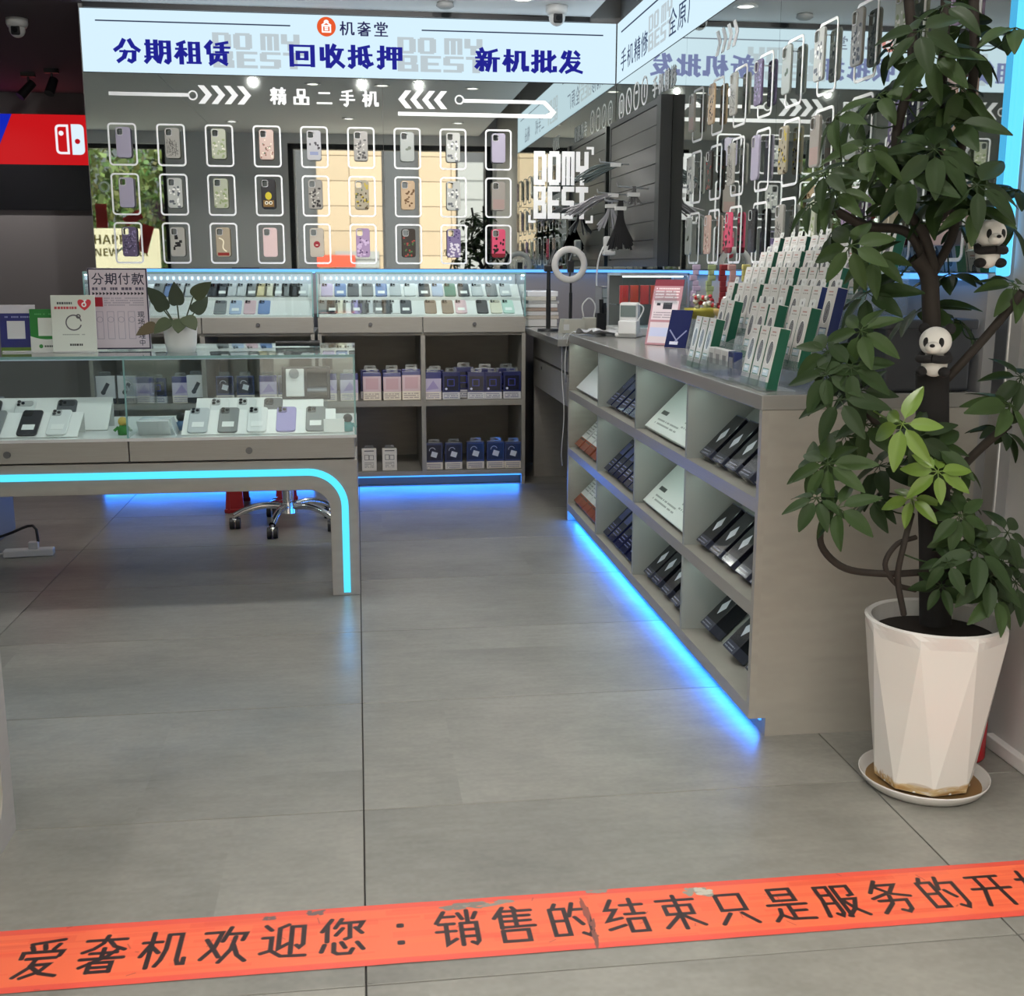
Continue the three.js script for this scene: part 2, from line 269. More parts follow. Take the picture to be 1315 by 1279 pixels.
tree(-4.6, 5.2, 3.6, 1.5, 'leafy street tree mirrored beside the white window lettering'); tree(-3.2, 7.2, 3.2, 1.3, 'smaller leafy street tree mirrored behind the red window stickers');
single('hoarding_board', 'cream hoarding board standing outside the shop window', 'hoarding', [rbb(-5.2, -2.9, 0, 1.75, 4.0, 4.1, 0.02), bb(-4.8, -4.72, -0.02, 1.2, 4.1, 4.3), bb(-3.1, -3.02, -0.02, 1.2, 4.1, 4.3)], mat([0.72, 0.62, 0.45]));

// ---------- lit fascia signs ----------
const NAVY = '#1d1f8c', GREYT = '#b9c6cc';
const BLOCK = { D: [[0, 0, 0.3, 1], [0.26, 0, 0.8, 0.16], [0.26, 0.84, 0.8, 1], [0.58, 0.1, 0.9, 0.9]], O: [[0, 0.08, 0.32, 0.92], [0.58, 0.08, 0.9, 0.92], [0.1, 0, 0.8, 0.16], [0.1, 0.84, 0.8, 1]], M: [[0, 0, 0.25, 1], [0.325, 0, 0.575, 1], [0.65, 0, 0.9, 1], [0.1, 0.84, 0.8, 1]], Y: [[0, 0.5, 0.3, 1], [0.6, 0.5, 0.9, 1], [0, 0.4, 0.9, 0.58], [0.3, 0, 0.6, 0.45]], B: [[0, 0, 0.3, 1], [0.2, 0, 0.9, 0.18], [0.2, 0.41, 0.82, 0.58], [0.2, 0.84, 0.86, 1], [0.6, 0.05, 0.9, 0.46], [0.56, 0.56, 0.86, 0.95]], E: [[0, 0, 0.32, 1], [0.2, 0, 0.9, 0.18], [0.2, 0.41, 0.8, 0.58], [0.2, 0.84, 0.9, 1]], S: [[0, 0.44, 0.3, 0.92], [0.6, 0.08, 0.9, 0.56], [0, 0, 0.82, 0.17], [0.06, 0.42, 0.84, 0.57], [0.08, 0.84, 0.9, 1]], T: [[0.28, 0, 0.62, 1], [0, 0.82, 0.9, 1]] };
function blockWords(x, u, v, w, h) { // heavy slogan DO MY / BEST in pale grey blocks
  x.fillStyle = GREYT;
  ['DO MY', 'BEST'].forEach((s, r) => { const c = w / (r ? 4 : 4.5); let p = u; [...s].forEach((k) => { if (k === ' ') { p += c * 0.3; return; } for (const [a, b, d, e] of BLOCK[k]) x.fillRect(p + a * c, v + r * h * 0.52 + (1 - e) * h * 0.47, (d - a) * c, (e - b) * h * 0.47); p += c; }); });
}
function logo(x, u, v, r) {
  x.fillStyle = '#e2582a'; x.beginPath(); x.arc(u, v, r, 0, 7); x.fill(); x.strokeStyle = '#fff'; x.lineWidth = r * 0.17; x.lineJoin = 'round';
  x.beginPath(); x.moveTo(u - r * 0.5, v - r * 0.12); x.lineTo(u, v - r * 0.48); x.lineTo(u + r * 0.5, v - r * 0.12); x.stroke();
  x.beginPath(); x.arc(u, v - r * 0.44, r * 0.2, Math.PI, 0); x.stroke();
  x.strokeRect(u - r * 0.42, v - r * 0.1, r * 0.84, r * 0.62); x.beginPath(); x.moveTo(u - r * 0.2, v + r * 0.1); x.lineTo(u + r * 0.2, v + r * 0.1); x.moveTo(u - r * 0.2, v + r * 0.3); x.lineTo(u + r * 0.2, v + r * 0.3); x.stroke();
}
const signBack = canvasTex(2048, 226, (x, w, h) => {
  const S = w / 3.036, X = (m) => (m + 1.487) * S, Y = (m) => (2.600 - m) * S;
  x.fillStyle = '#d3ecf9'; x.fillRect(0, 0, w, h);
  blockWords(x, X(-0.775), Y(2.491), 0.52 * S, 0.19 * S); blockWords(x, X(0.265), Y(2.494), 0.528 * S, 0.19 * S);
  x.fillStyle = '#27304a'; x.fillRect(X(-1.406), Y(2.541), 1.067 * S, 4.5); x.fillRect(X(0.406), Y(2.537), 1.066 * S, 4.5);
  logo(x, X(-0.1365), Y(2.538), 0.053 * S);
  x.strokeStyle = '#23234f'; text(x, '机奢堂', X(-0.062), Y(2.572), 0.083 * S, 0.08 * S, 0.014 * S, 11, 8);
  x.strokeStyle = NAVY;
  for (const [s, a] of [['分期租赁', -1.318], ['回收抵押', -0.352], ['新机批发', 0.712]]) text(x, s, X(a), Y(2.444), 0.148 * S, 0.128 * S, 0.0175 * S, 20, 9);
});
const signRight = canvasTex(2048, 160, (x, w, h) => {
  const S = w / 4.28, X = (z) => (z + 7.0) * S, Y = (m) => (2.600 - m) * S;
  x.fillStyle = '#d3ecf9'; x.fillRect(0, 0, w, h);
  x.fillStyle = '#27304a'; x.fillRect(X(-6.9), Y(2.54), 1.75 * S, 4); x.fillRect(X(-4.2), Y(2.54), 1.3 * S, 4);
  blockWords(x, X(-6.25), Y(2.49), 0.5 * S, 0.18 * S); blockWords(x, X(-4.95), Y(2.49), 0.5 * S, 0.18 * S);
  x.strokeStyle = '#33405f';
  for (const [s, a] of [['手机精修', -6.9], ['全原厂', -5.84], ['二手机', -4.3], ['精品', -3.5]]) text(x, s, X(a), Y(2.435), 0.145 * S, 0.125 * S, 0.02 * S, 11, 7);
});
const lit = (t, k) => new THREE.MeshPhysicalMaterial({ color: 0x000000, emissive: C(1, 1, 1), emissiveMap: t, emissiveIntensity: k, roughness: 0.9, specularIntensity: 0.3 });
{
  const s = thing('light_box_sign', 'long white light box sign with navy Chinese lettering and orange logo', 'sign', [0.031, 2.434, ZB]);
  part('housing', bb(-1.518, 1.518, -0.168, 0.168, -0.018, -0.002), M.black, s);
  part('lit_face', new THREE.PlaneGeometry(3.032, 0.334).translate(0, 0, 0.001), lit(signBack, BOXGLOW), s, 'glowing white face with navy lettering');
  areaLight([0.80, 0.92, 1], 0.3, 3.0, 0.33, [0, 0, 0.004], [0.031, 2.434, 0], s);
  const r = thing('light_box_sign', 'long white light box sign over the side counter with slim lettering', 'sign', [XR, 2.434, -4.86]);
  part('housing', bb(0.002, 0.02, -0.168, 0.168, -2.136, 2.14), M.black, r);
  part('lit_face', new THREE.PlaneGeometry(4.276, 0.334).rotateY(-Math.PI / 2), lit(signRight, BOXGLOW), r, 'glowing white face with slim dark lettering');
  areaLight([0.80, 0.92, 1], 0.3, 4.2, 0.33, [-0.004, 0, 0], [-5, 2.434, -4.86], r);
}
// ---------- white decals on the mirrors ----------
const FX = (i) => -1.297 + i * 0.2683, FY = [1.879, 1.605, 1.333], FZ = (i) => -5.285 + i * 0.2945;
const frameGeo = ringFrame(0.158, 0.233, 0.022, 0.0095, 0.0012);
for (let r = 0; r < 3; r++) {
  for (let i = 0; i < 9; i++) part('white_frame_sticker', frameGeo, M.decal, wallBack).position.set(FX(i), FY[r], ZB + 0.0004);
  for (let i = 0; i < 9; i++) { const o = part('white_frame_sticker', frameGeo, M.decal, wallRight); o.rotation.y = -Math.PI / 2; o.position.set(XR - 0.0004, FY[r], FZ(i)); }
}
const chev = (s) => poly([[0, 0.05], [0.036 * s, 0.05], [0.078 * s, 0], [0.036 * s, -0.05], [0, -0.05], [0.042 * s, 0]], 0.0012);
for (let i = 0; i < 4; i++) { part('chevron_sticker', chev(1), M.decal, wallBack).position.set(-0.867 + i * 0.0725, 2.157, ZB + 0.0004); part('chevron_sticker', chev(-1), M.decal, wallBack).position.set(0.342 + i * 0.069, 2.154, ZB + 0.0004); }
const ringDecal = (r, t) => { const s = new THREE.Shape(); s.absarc(0, 0, r, 0, Math.PI * 2); const p = new THREE.Path(); p.absarc(0, 0, r - t, 0, Math.PI * 2); s.holes.push(p); return new THREE.ExtrudeGeometry(s, { depth: 0.0012, bevelEnabled: false, curveSegments: 20 }); };
const flat = (x0, x1, y0, y1) => bb(x0, x1, y0, y1, ZB + 0.0004, ZB + 0.0016);
part('arrow_line_sticker', [flat(-1.356, -0.922, 2.143, 2.163), ringDecal(0.027, 0.008).translate(-0.896, 2.152, ZB + 0.0004)], M.decal, wallBack);
part('arrow_line_sticker', [ringDecal(0.027, 0.008).translate(0.62, 2.158, ZB + 0.0004), flat(0.646, 1.115, 2.143, 2.163), flat(0.262, 1.13, 2.063, 2.085), poly([[1.115, 2.163], [1.13, 2.163], [1.195, 2.10], [1.165, 2.063], [1.13, 2.063], [1.13, 2.085], [1.16, 2.10], [1.115, 2.143]], 0.0012).translate(0, 0, ZB + 0.0004)], M.decal, wallBack);
function strokeDecal(str, x, y, cw, ch, gap, vw, hw) { // flat lettering cut from white film
  const out = [];
  [...str].forEach((c, i) => { for (const st of GLYPH[c].split('|')) { const n = st.split(' ').map(Number); for (let k = 2; k < n.length; k += 2) {
    const ax = n[k - 2] * cw / 100, ay = -n[k - 1] * ch / 100, ex = n[k] * cw / 100, ey = -n[k + 1] * ch / 100, l = Math.hypot(ex - ax, ey - ay), an = Math.atan2(ey - ay, ex - ax), wd = (hw + (vw - hw) * Math.abs(Math.sin(an))) * ch / 100;
    out.push(bx(l + wd * 0.6, wd, 0.0012).rotateZ(an).translate(x + i * (cw + gap) + (ax + ex) / 2, y + (ay + ey) / 2, (out.length % 40) * 0.00008));
  } } });
  return out;
}
for (let i = 0; i < 5; i++) part('lettering_sticker', strokeDecal('精品二手机'[i], -0.466 + i * 0.131, 2.203 - i * 0.001, 0.09, 0.092, 0, 16, 11), M.decal, wallBack).position.z = ZB + 0.001;
// slogan block by the mirror corner
{
  [['DOMY', 1.062, 1.682, 0.085, 0.195], ['BEST', 1.062, 1.486, 0.085, 0.188]].forEach(([s, x, y, w, h]) => [...s].forEach((c, i) => part('lettering_sticker', BLOCK[c].map(([a, b, d, e], k) => flat(x + i * w + a * w, x + i * w + d * w, y + b * h, y + e * h).translate(0, 0, k * 0.0002)), M.decal, wallBack)));
  const c = (x, y, sx, sy) => [flat(x, x + sx * 0.045, y, y + sy * 0.014), flat(x, x + sx * 0.014, y + sy * 0.014, y + sy * 0.045)];
  for (const [x, y, a, b] of [[1.425, 1.905, -1, -1], [1.03, 1.462, 1, 1], [1.425, 1.462, -1, 1]]) part('corner_mark_sticker', c(x, y, a, b), M.decal, wallBack);
}
for (let i = 0; i < 4; i++) {
  const o = part('round_icon_sticker', [ringFrame(0.13, 0.15, 0.062, 0.012, 0.0012), [ringFrame(0.05, 0.075, 0.01, 0.008, 0.0012), bx(0.012, 0.08, 0.0012).rotateZ(0.6), bx(0.05, 0.014, 0.0012).translate(0, 0.02, 0), bx(0.014, 0.07, 0.0012)][i]], M.decal, wallRight);
  o.rotation.y = -Math.PI / 2; o.position.set(XR - 0.0004, 2.118 + i * 0.004, -6.85 + i * 0.182);
}
{ const o = part('lettering_sticker', strokeDecal('手机精修', 0, 0, 0.1, 0.1, 0.02, 14, 10), M.decal, wallRight); o.rotation.y = -Math.PI / 2; o.position.set(XR - 0.001, 2.165, -6.13); }
for (let i = 0; i < 4; i++) { const o = part('chevron_sticker', chev(1), M.decal, wallRight); o.rotation.y = -Math.PI / 2; o.position.set(XR - 0.0004, 2.14, -5.05 + i * 0.075); }

// ---------- blue light strips along the mirror foot and end ----------
{
  const b = thing('blue_light_strip', 'thin blue light strip under the back mirror', 'light strip', [0.03, 1.178, -6.99]);
  part('tube', rb(3.03, 0.016, 0.014, 0.004), glow(0.10, 0.38, 1, 1.4), b);
  areaLight([0.12, 0.4, 1], 5, 3.0, 0.012, [0, -0.01, 0.008], [0.03, 0, -6.6], b);
  const r = thing('blue_light_strip', 'thin blue light strip under the side mirror', 'light strip', [1.545, 1.178, -4.85]);
  part('tube', rb(0.014, 0.016, 4.28, 0.004), glow(0.10, 0.38, 1, 1.4), r);
  areaLight([0.12, 0.4, 1], 4, 4.2, 0.012, [-0.008, -0.01, 0], [1.2, 0, -4.85], r);
  const v = thing('blue_light_strip', 'upright bright blue light tube at the end of the side mirror', 'light strip', [1.578, 1.9, -2.69]);
  part('tube', rb(0.028, 1.44, 0.03, 0.008), glow(0.10, 0.56, 1, 1.25), v);
  areaLight([0.10, 0.5, 1], 3, 0.02, 1.4, [0, 0, 0.017], [1.578, 1.9, 5], v);
}
// ---------- ceiling lamps and cameras ----------
const lampLabels = { '0.93,-6.55': 'round recessed downlight above the back light box sign', '-0.31,-4.3': 'round recessed downlight over the near glass counter', '0.24,-4.3': 'round recessed downlight over the aisle beside the glass counter', '0.97,-4.25': 'round recessed downlight over the side counter shelves', '-0.04,-2.15': 'round recessed downlight over the entrance floor', '1.05,-1.95': 'round recessed downlight over the potted plant corner', '-2.88,-10.1': 'round recessed downlight in the dark ceiling before the red sign', '-1.2,-1.75': 'round recessed downlight over the entrance counter', '-2.75,-3.2': 'round recessed downlight in the dark ceiling beside the entrance counter', '-2.75,-5.2': 'round recessed downlight in the dark ceiling beyond the glass counter' };
for (const [k, label] of Object.entries(lampLabels)) {
  const [x, z] = k.split(',').map(Number), t = thing('downlight', label, 'lamp', [x, YC, z], 0, 'recessed ceiling downlights');
  part('trim_ring', lathe([[0.045, -0.001], [0.062, -0.003], [0.068, -0.009], [0.05, -0.012], [0.045, -0.004]], 28), M.white, t);
  part('lens', cyl(0.045, 0.045, 0.006, 0, -0.004, 0, 24), glow(1, 0.96, 0.9, 4), t);
  const l = new THREE.SpotLight(C(1, 0.96, 0.90), z < -9 ? LAMP * 1.6 : LAMP, 0, 1.15, 0.7); l.position.set(0, -0.02, 0); l.target.position.set(0, -3, 0); l.name = 'downlight_lamp'; l.target.name = 'lamp_aim'; l.castShadow = true; l.shadow.radius = 2; t.add(l, l.target);
}
for (const [x, z, aim, k, label] of [[0.08, -4.5, [0, -1.0, -2.55], 7.5, 'small adjustable ceiling spot turned to the back mirror, beside the aisle downlight'], [0.51, -4.5, [0.3, -1.0, -2.55], 6, 'small adjustable ceiling spot turned to the back mirror, next to the side counter'], [-0.75, -4.5, [-0.1, -1.0, -2.55], 7.5, 'small adjustable ceiling spot turned to the back mirror over the glass counter'], [0.1, -3.9, [1.45, -1.0, -0.4], 6, 'small adjustable ceiling spot turned to the side mirror']]) {
  const t = thing('ceiling_spot', label, 'lamp', [x, YC, z], 0, 'adjustable ceiling spots'), d = V(aim).normalize();
  part('collar', lathe([[0.03, -0.001], [0.045, -0.004], [0.047, -0.01], [0.03, -0.012]], 20), M.white, t);
  part('barrel', rod([0, -0.002, 0], [d.x * 0.06, -0.012 + d.y * 0.06, d.z * 0.06], 0.028, 0.03, 18), M.white, t);
  part('lens', rod([d.x * 0.06, -0.012 + d.y * 0.06, d.z * 0.06], [d.x * 0.066, -0.012 + d.y * 0.066, d.z * 0.066], 0.024, 0.024, 18), glow(1, 0.97, 0.92, 4), t);
  const l = new THREE.SpotLight(C(1, 0.98, 0.95), k, 0, 0.62, 0.6); l.position.set(d.x * 0.075, -0.012 + d.y * 0.075, d.z * 0.075); l.target.position.copy(d).multiplyScalar(3); l.name = 'spot_lamp'; l.target.name = 'spot_aim'; l.castShadow = true; l.shadow.radius = 1.2; t.add(l, l.target);
}
for (const [x, z, label] of [[1.145, -6.72, 'white dome security camera below the white ceiling by the back sign'], [-1.95, -7.5, 'white dome security camera on the dark ceiling']]) {
  const t = thing('security_camera', label, 'camera', [x, YC, z], 0, 'dome security cameras');
  part('base', lathe([[0, 0], [0.062, 0], [0.062, -0.03], [0.052, -0.05], [0, -0.05]], 24), M.whitePl, t);
  part('ball', new THREE.SphereGeometry(0.046, 20, 14).translate(0, -0.062, 0.006), M.whitePl, t);
  const e = part('lens_plate', rb(0.052, 0.052, 0.02, 0.012, 0, -0.072, 0.042), M.black, t); part('lens', cyl(0.014, 0.014, 0.008, 0, 0, 0, 16).rotateX(Math.PI / 2).translate(0, -0.072, 0.055), M.blackGloss, e);
}
single('smoke_detector', 'small grey round detector on the white ceiling near the back sign', 'detector', lathe([[0, 0], [0.045, 0], [0.05, -0.02], [0.03, -0.032], [0, -0.034]], 24), mat([0.32, 0.33, 0.33]), [0.52, YC, -6.72]);
for (const [x, z, a, label] of [[-2.90, -9.5, 0.4, 'black track spotlight nearest the red sign downlight'], [-2.42, -9.5, -0.7, 'black track spotlight tilted towards the red console sign'], [-2.20, -9.3, -0.2, 'black track spotlight beside the back light box sign']]) {
  const t = thing('track_spotlight', label, 'lamp', [x, YC, z], 0, 'track spotlights in the dark ceiling');
  part('mount', [bx(0.1, 0.03, 0.04, 0, -0.015, 0), rod([0, -0.03, 0], [0, -0.1, 0], 0.008)], M.black, t);
  part('barrel', [rod([-Math.sin(a) * 0.04, -0.07, -0.02], [Math.sin(a) * 0.09, -0.18, 0.04], 0.032, 0.036, 18)], M.black, t);
}
// ---------- the dark wing with the red console sign ----------
{
  const t = thing('console_sign', 'red and blue lit fascia with white game controller emblem', 'sign', [-3.1, 2.25, -10.54]);
  const tex = canvasTex(512, 122, (x, w, h) => {
    const S = w / 1.72; x.fillStyle = '#c3161b'; x.fillRect(0, 0, w, h); x.fillStyle = '#1426b4'; x.beginPath(); x.moveTo(0, 0); x.lineTo(1.12 * S, 0); x.lineTo(0.93 * S, h); x.lineTo(0, h); x.fill();
    const u = 1.455 * S, v = 0.075 * S, W = 0.105 * S, H = 0.25 * S, r = 0.045 * S; x.lineWidth = 0.02 * S; x.strokeStyle = x.fillStyle = '#f4f4fa';
    x.beginPath(); x.moveTo(u + W, v + 4); x.lineTo(u + r, v + 4); x.quadraticCurveTo(u + 4, v + 4, u + 4, v + r); x.lineTo(u + 4, v + H - r); x.quadraticCurveTo(u + 4, v + H - 4, u + r, v + H - 4); x.lineTo(u + W, v + H - 4); x.closePath(); x.stroke();
    x.beginPath(); x.arc(u + W * 0.5, v + H * 0.3, 0.021 * S, 0, 7); x.fill();
    const q = u + W + 0.03 * S; x.fillStyle = '#dff2fb'; x.beginPath(); x.moveTo(q, v); x.lineTo(q + W - r, v); x.quadraticCurveTo(q + W, v, q + W, v + r); x.lineTo(q + W, v + H - r); x.quadraticCurveTo(q + W, v + H, q + W - r, v + H); x.lineTo(q, v + H); x.fill();
    x.fillStyle = '#b3131c'; x.beginPath(); x.arc(q + W * 0.45, v + H * 0.56, 0.021 * S, 0, 7); x.fill();
  });
  part('lit_face', new THREE.PlaneGeometry(1.72, 0.41).translate(0, 0, 0.001), lit(tex, 0.85), t); part('housing', bb(-0.86, 0.86, -0.205, 0.205, -0.01, -0.001), M.black, t);
  areaLight([0.8, 0.05, 0.05], 0.35, 1.6, 0.4, [0, 0, 0.004], [-3.1, 2.25, 0], t);
  struct('trim_2', bb(-4.0, -1.56, 1.67, 2.045, -10.55, -10.53), M.blackGloss);
}
// ---------- side counter with lit pigeonholes ----------
const QX = 0.982, QZ0 = -5.345, QZ1 = -2.70, COLS = [-5.345, -4.672, -4.01, -3.357, -2.70];
const ROWS = [[0.632, 0.853], [0.360, 0.592], [0.086, 0.318]];
{
  const t = thing('side_counter', 'long grey counter with twelve lit pigeonholes along the side mirror wall', 'counter', [0, 0, 0]);
  part('countertop', rbb(QX - 0.002, 1.553, 0.855, 0.893, QZ0, QZ1, 0.003), M.top, t);
  const e = new THREE.Shape([[QX, 0.05], [QX + 0.046, 0.05], [QX + 0.046, 0], [1.553, 0], [1.553, 0.855], [QX, 0.855]].map((p) => new THREE.Vector2(...p)));
  part('end_panel', new THREE.ExtrudeGeometry(e, { depth: 0.02, bevelEnabled: false }).translate(0, 0, QZ1 - 0.02), M.cab, t);
  part('end_panel', bb(QX, 1.553, 0, 0.855, QZ0, QZ0 + 0.02), M.cab, t);
  for (const z of COLS.slice(1, 4)) part('divider', bb(QX + 0.002, 1.5, 0.085, 0.855, z - 0.009, z + 0.009), M.cabIn, t);
  for (const y of [0.05, 0.322, 0.594]) part('shelf', bb(QX + 0.001, 1.5, y, y + 0.036, QZ0 + 0.02, QZ1 - 0.02), M.cab, t);
  part('back_panel', bb(1.30, 1.31, 0.086, 0.855, QZ0 + 0.02, QZ1 - 0.02), M.cabIn, t);
  part('kick_board', bb(QX + 0.046, QX + 0.06, 0, 0.05, QZ0 + 0.02, QZ1 - 0.02), M.grey, t);
  // light bars under every shelf and in the kick recess
  for (let c = 0; c < 4; c++) for (const [y0, y1] of ROWS) {
    const z0 = COLS[c] + 0.03, z1 = COLS[c + 1] - 0.03, zc = (z0 + z1) / 2, b = part('light_bar', bb(QX + 0.03, QX + 0.042, y1 - 0.006, y1 + 0.001, z0, z1), glow(0.82, 1, 0.93, 1.6), t);
    areaLight([0.80, 1, 0.92], CUBBY, z1 - z0, 0.012, [QX + 0.036, y1 - 0.008, zc], [QX + 0.12, 0, zc], t); b.castShadow = false;
  }
  part('kick_light', bb(QX + 0.040, QX + 0.046, 0.032, 0.046, QZ0 + 0.03, QZ1 - 0.03), glow(0.05, 0.33, 1, 1.6), t);
  const L = (QZ1 - QZ0) - 0.06; areaLight([0.02, 0.21, 1], TOE * 2.2, L, 0.036, [QX + 0.036, 0.030, (QZ0 + QZ1) / 2], [QX - 0.3, -0.12, (QZ0 + QZ1) / 2], t);
}
// cashier desk behind it
{
  const t = thing('cashier_desk', 'grey desk with two drawers and open knee hole beside the back showcase', 'desk', [0, 0, 0]);
  part('desktop', rbb(0.93, 1.55, 0.835, 0.868, -6.95, QZ0 - 0.002, 0.003), M.top, t);
  part('side_panel', bb(1.0, 1.5, 0, 0.835, -6.56, -6.52), M.cab, t); part('side_panel', bb(1.06, 1.5, 0, 0.5, -5.42, -5.37), M.cab, t);
  part('back_panel', bb(1.46, 1.5, 0, 0.835, -6.56, -5.37), M.cab, t);
  part('drawer', rbb(0.992, 1.4, 0.705, 0.812, -6.50, -5.42, 0.003), M.cab, t);
  const d = part('drawer', rbb(0.992, 1.4, 0.54, 0.692, -6.50, -5.42, 0.003), M.cab, t); part('lock', cyl(0.008, 0.008, 0.006, 0, 0, 0, 12).rotateZ(Math.PI / 2).translate(0.989, 0.66, -6.2), M.lock, d);
}
// ---------- back showcases ----------
const BZ = -6.30;
function showcase(x0, x1, label) {
  const t = thing('glass_showcase', label, 'showcase', [0, 0, 0], 0, 'glass showcases along the back mirror'), xm = (x0 + x1) / 2;
  part('carcass', [bb(x0, x0 + 0.02, 0, 0.845, -6.93, BZ), bb(x1 - 0.02, x1, 0, 0.845, -6.93, BZ), bb(xm - 0.012, xm + 0.012, 0.0855, 0.834, -6.88, BZ), bb(x0, x1, 0.835, 0.85, -6.93, BZ - 0.01)], M.cab, t);
  part('back_board', bb(x0 + 0.02, x1 - 0.02, 0.06, 0.84, -6.9, -6.89), M.cab, t);
  part('shelf', bb(x0 + 0.02, x1 - 0.02, 0.448, 0.478, -6.89, BZ - 0.002), M.cab, t); part('shelf', bb(x0 + 0.02, x1 - 0.02, 0.06, 0.085, -6.89, BZ - 0.002), M.cab, t);
  part('kick_board', bb(x0 + 0.02, x1 - 0.02, 0, 0.06, -6.45, -6.38), M.grey, t);
  part('kick_light', bb(x0 + 0.02, x1 - 0.02, 0.046, 0.0595, -6.345, -6.335), glow(0.05, 0.30, 1, 1.6), t);
  areaLight([0.02, 0.20, 1], TOE * 1.2, x1 - x0 - 0.06, 0.05, [xm, 0.03, -6.33], [xm, 0.0, 0], t);
  for (const [a, b] of [[x0 + 0.003, xm - 0.002], [xm + 0.002, x1 - 0.003]]) {
    const d = part('drawer', rbb(a, b, 0.850, 0.934, BZ - 0.05, BZ + 0.006, 0.003), M.cab, t); part('lock', cyl(0.011, 0.011, 0.008, 0, 0, 0, 14).rotateX(Math.PI / 2).translate((a + b) / 2, 0.895, BZ + 0.009), M.lock, d);
  }
  const st = (y0, z0, y1, z1) => { const s = new THREE.Shape([[z0, y0], [z1, y1], [z1, y1 - 0.012], [z0, y0 - 0.012]].map((p) => new THREE.Vector2(-p[0], p[1]))); return new THREE.ExtrudeGeometry(s, { depth: x1 - x0 - 0.02, bevelEnabled: false }).rotateY(Math.PI / 2).translate(x0 + 0.01, 0, 0); };
  part('display_step', [st(0.945, BZ - 0.012, 1.018, BZ - 0.13), bb(x0 + 0.01, x1 - 0.01, 1.006, 1.034, BZ - 0.145, BZ - 0.13)], M.whitePl, t);
  part('display_step', [st(1.034, BZ - 0.145, 1.105, BZ - 0.27)], M.whitePl, t);
  part('back_lining', bb(x0 + 0.01, x1 - 0.01, 0.935, 1.16, -6.66, -6.65), mat([0.62, 0.65, 0.72], { roughness: 0.35 }), t);
  part('led_strip', Array.from({ length: 34 }, (_, i) => bx(0.009, 0.016, 0.006, x0 + 0.04 + i * (x1 - x0 - 0.08) / 33, 1.136, -6.645)), glow(0.62, 0.80, 1, 2.2), t);
  areaLight([0.72, 0.86, 1], 7, x1 - x0 - 0.06, 0.014, [xm, 1.154, -6.60], [xm, 0.9, -6.42], t);
  part('glass_top', bb(x0, x1, 1.165, 1.173, -6.68, BZ), M.glass, t);
  part('glass_front', bb(x0, x1, 0.936, 1.165, BZ - 0.006, BZ - 0.001), M.glass, t);
  for (const x of [x0 + 0.004, x1 - 0.004]) part('glass_side', bb(x - 0.003, x + 0.003, 0.936, 1.165, -6.66, BZ - 0.008), M.glass, t);
  part('glass_edge', [bb(x0, x1, 1.164, 1.174, BZ, BZ + 0.002), bb(x0, x0 + 0.007, 0.936, 1.164, BZ, BZ + 0.002), bb(x1 - 0.007, x1, 0.936, 1.164, BZ, BZ + 0.002)], M.glassEdge, t);
}
showcase(-1.41, -0.232, 'grey glass showcase at the partition end of the back mirror wall'); showcase(-0.215, 0.915, 'grey glass showcase next to the cashier desk at the back mirror wall');
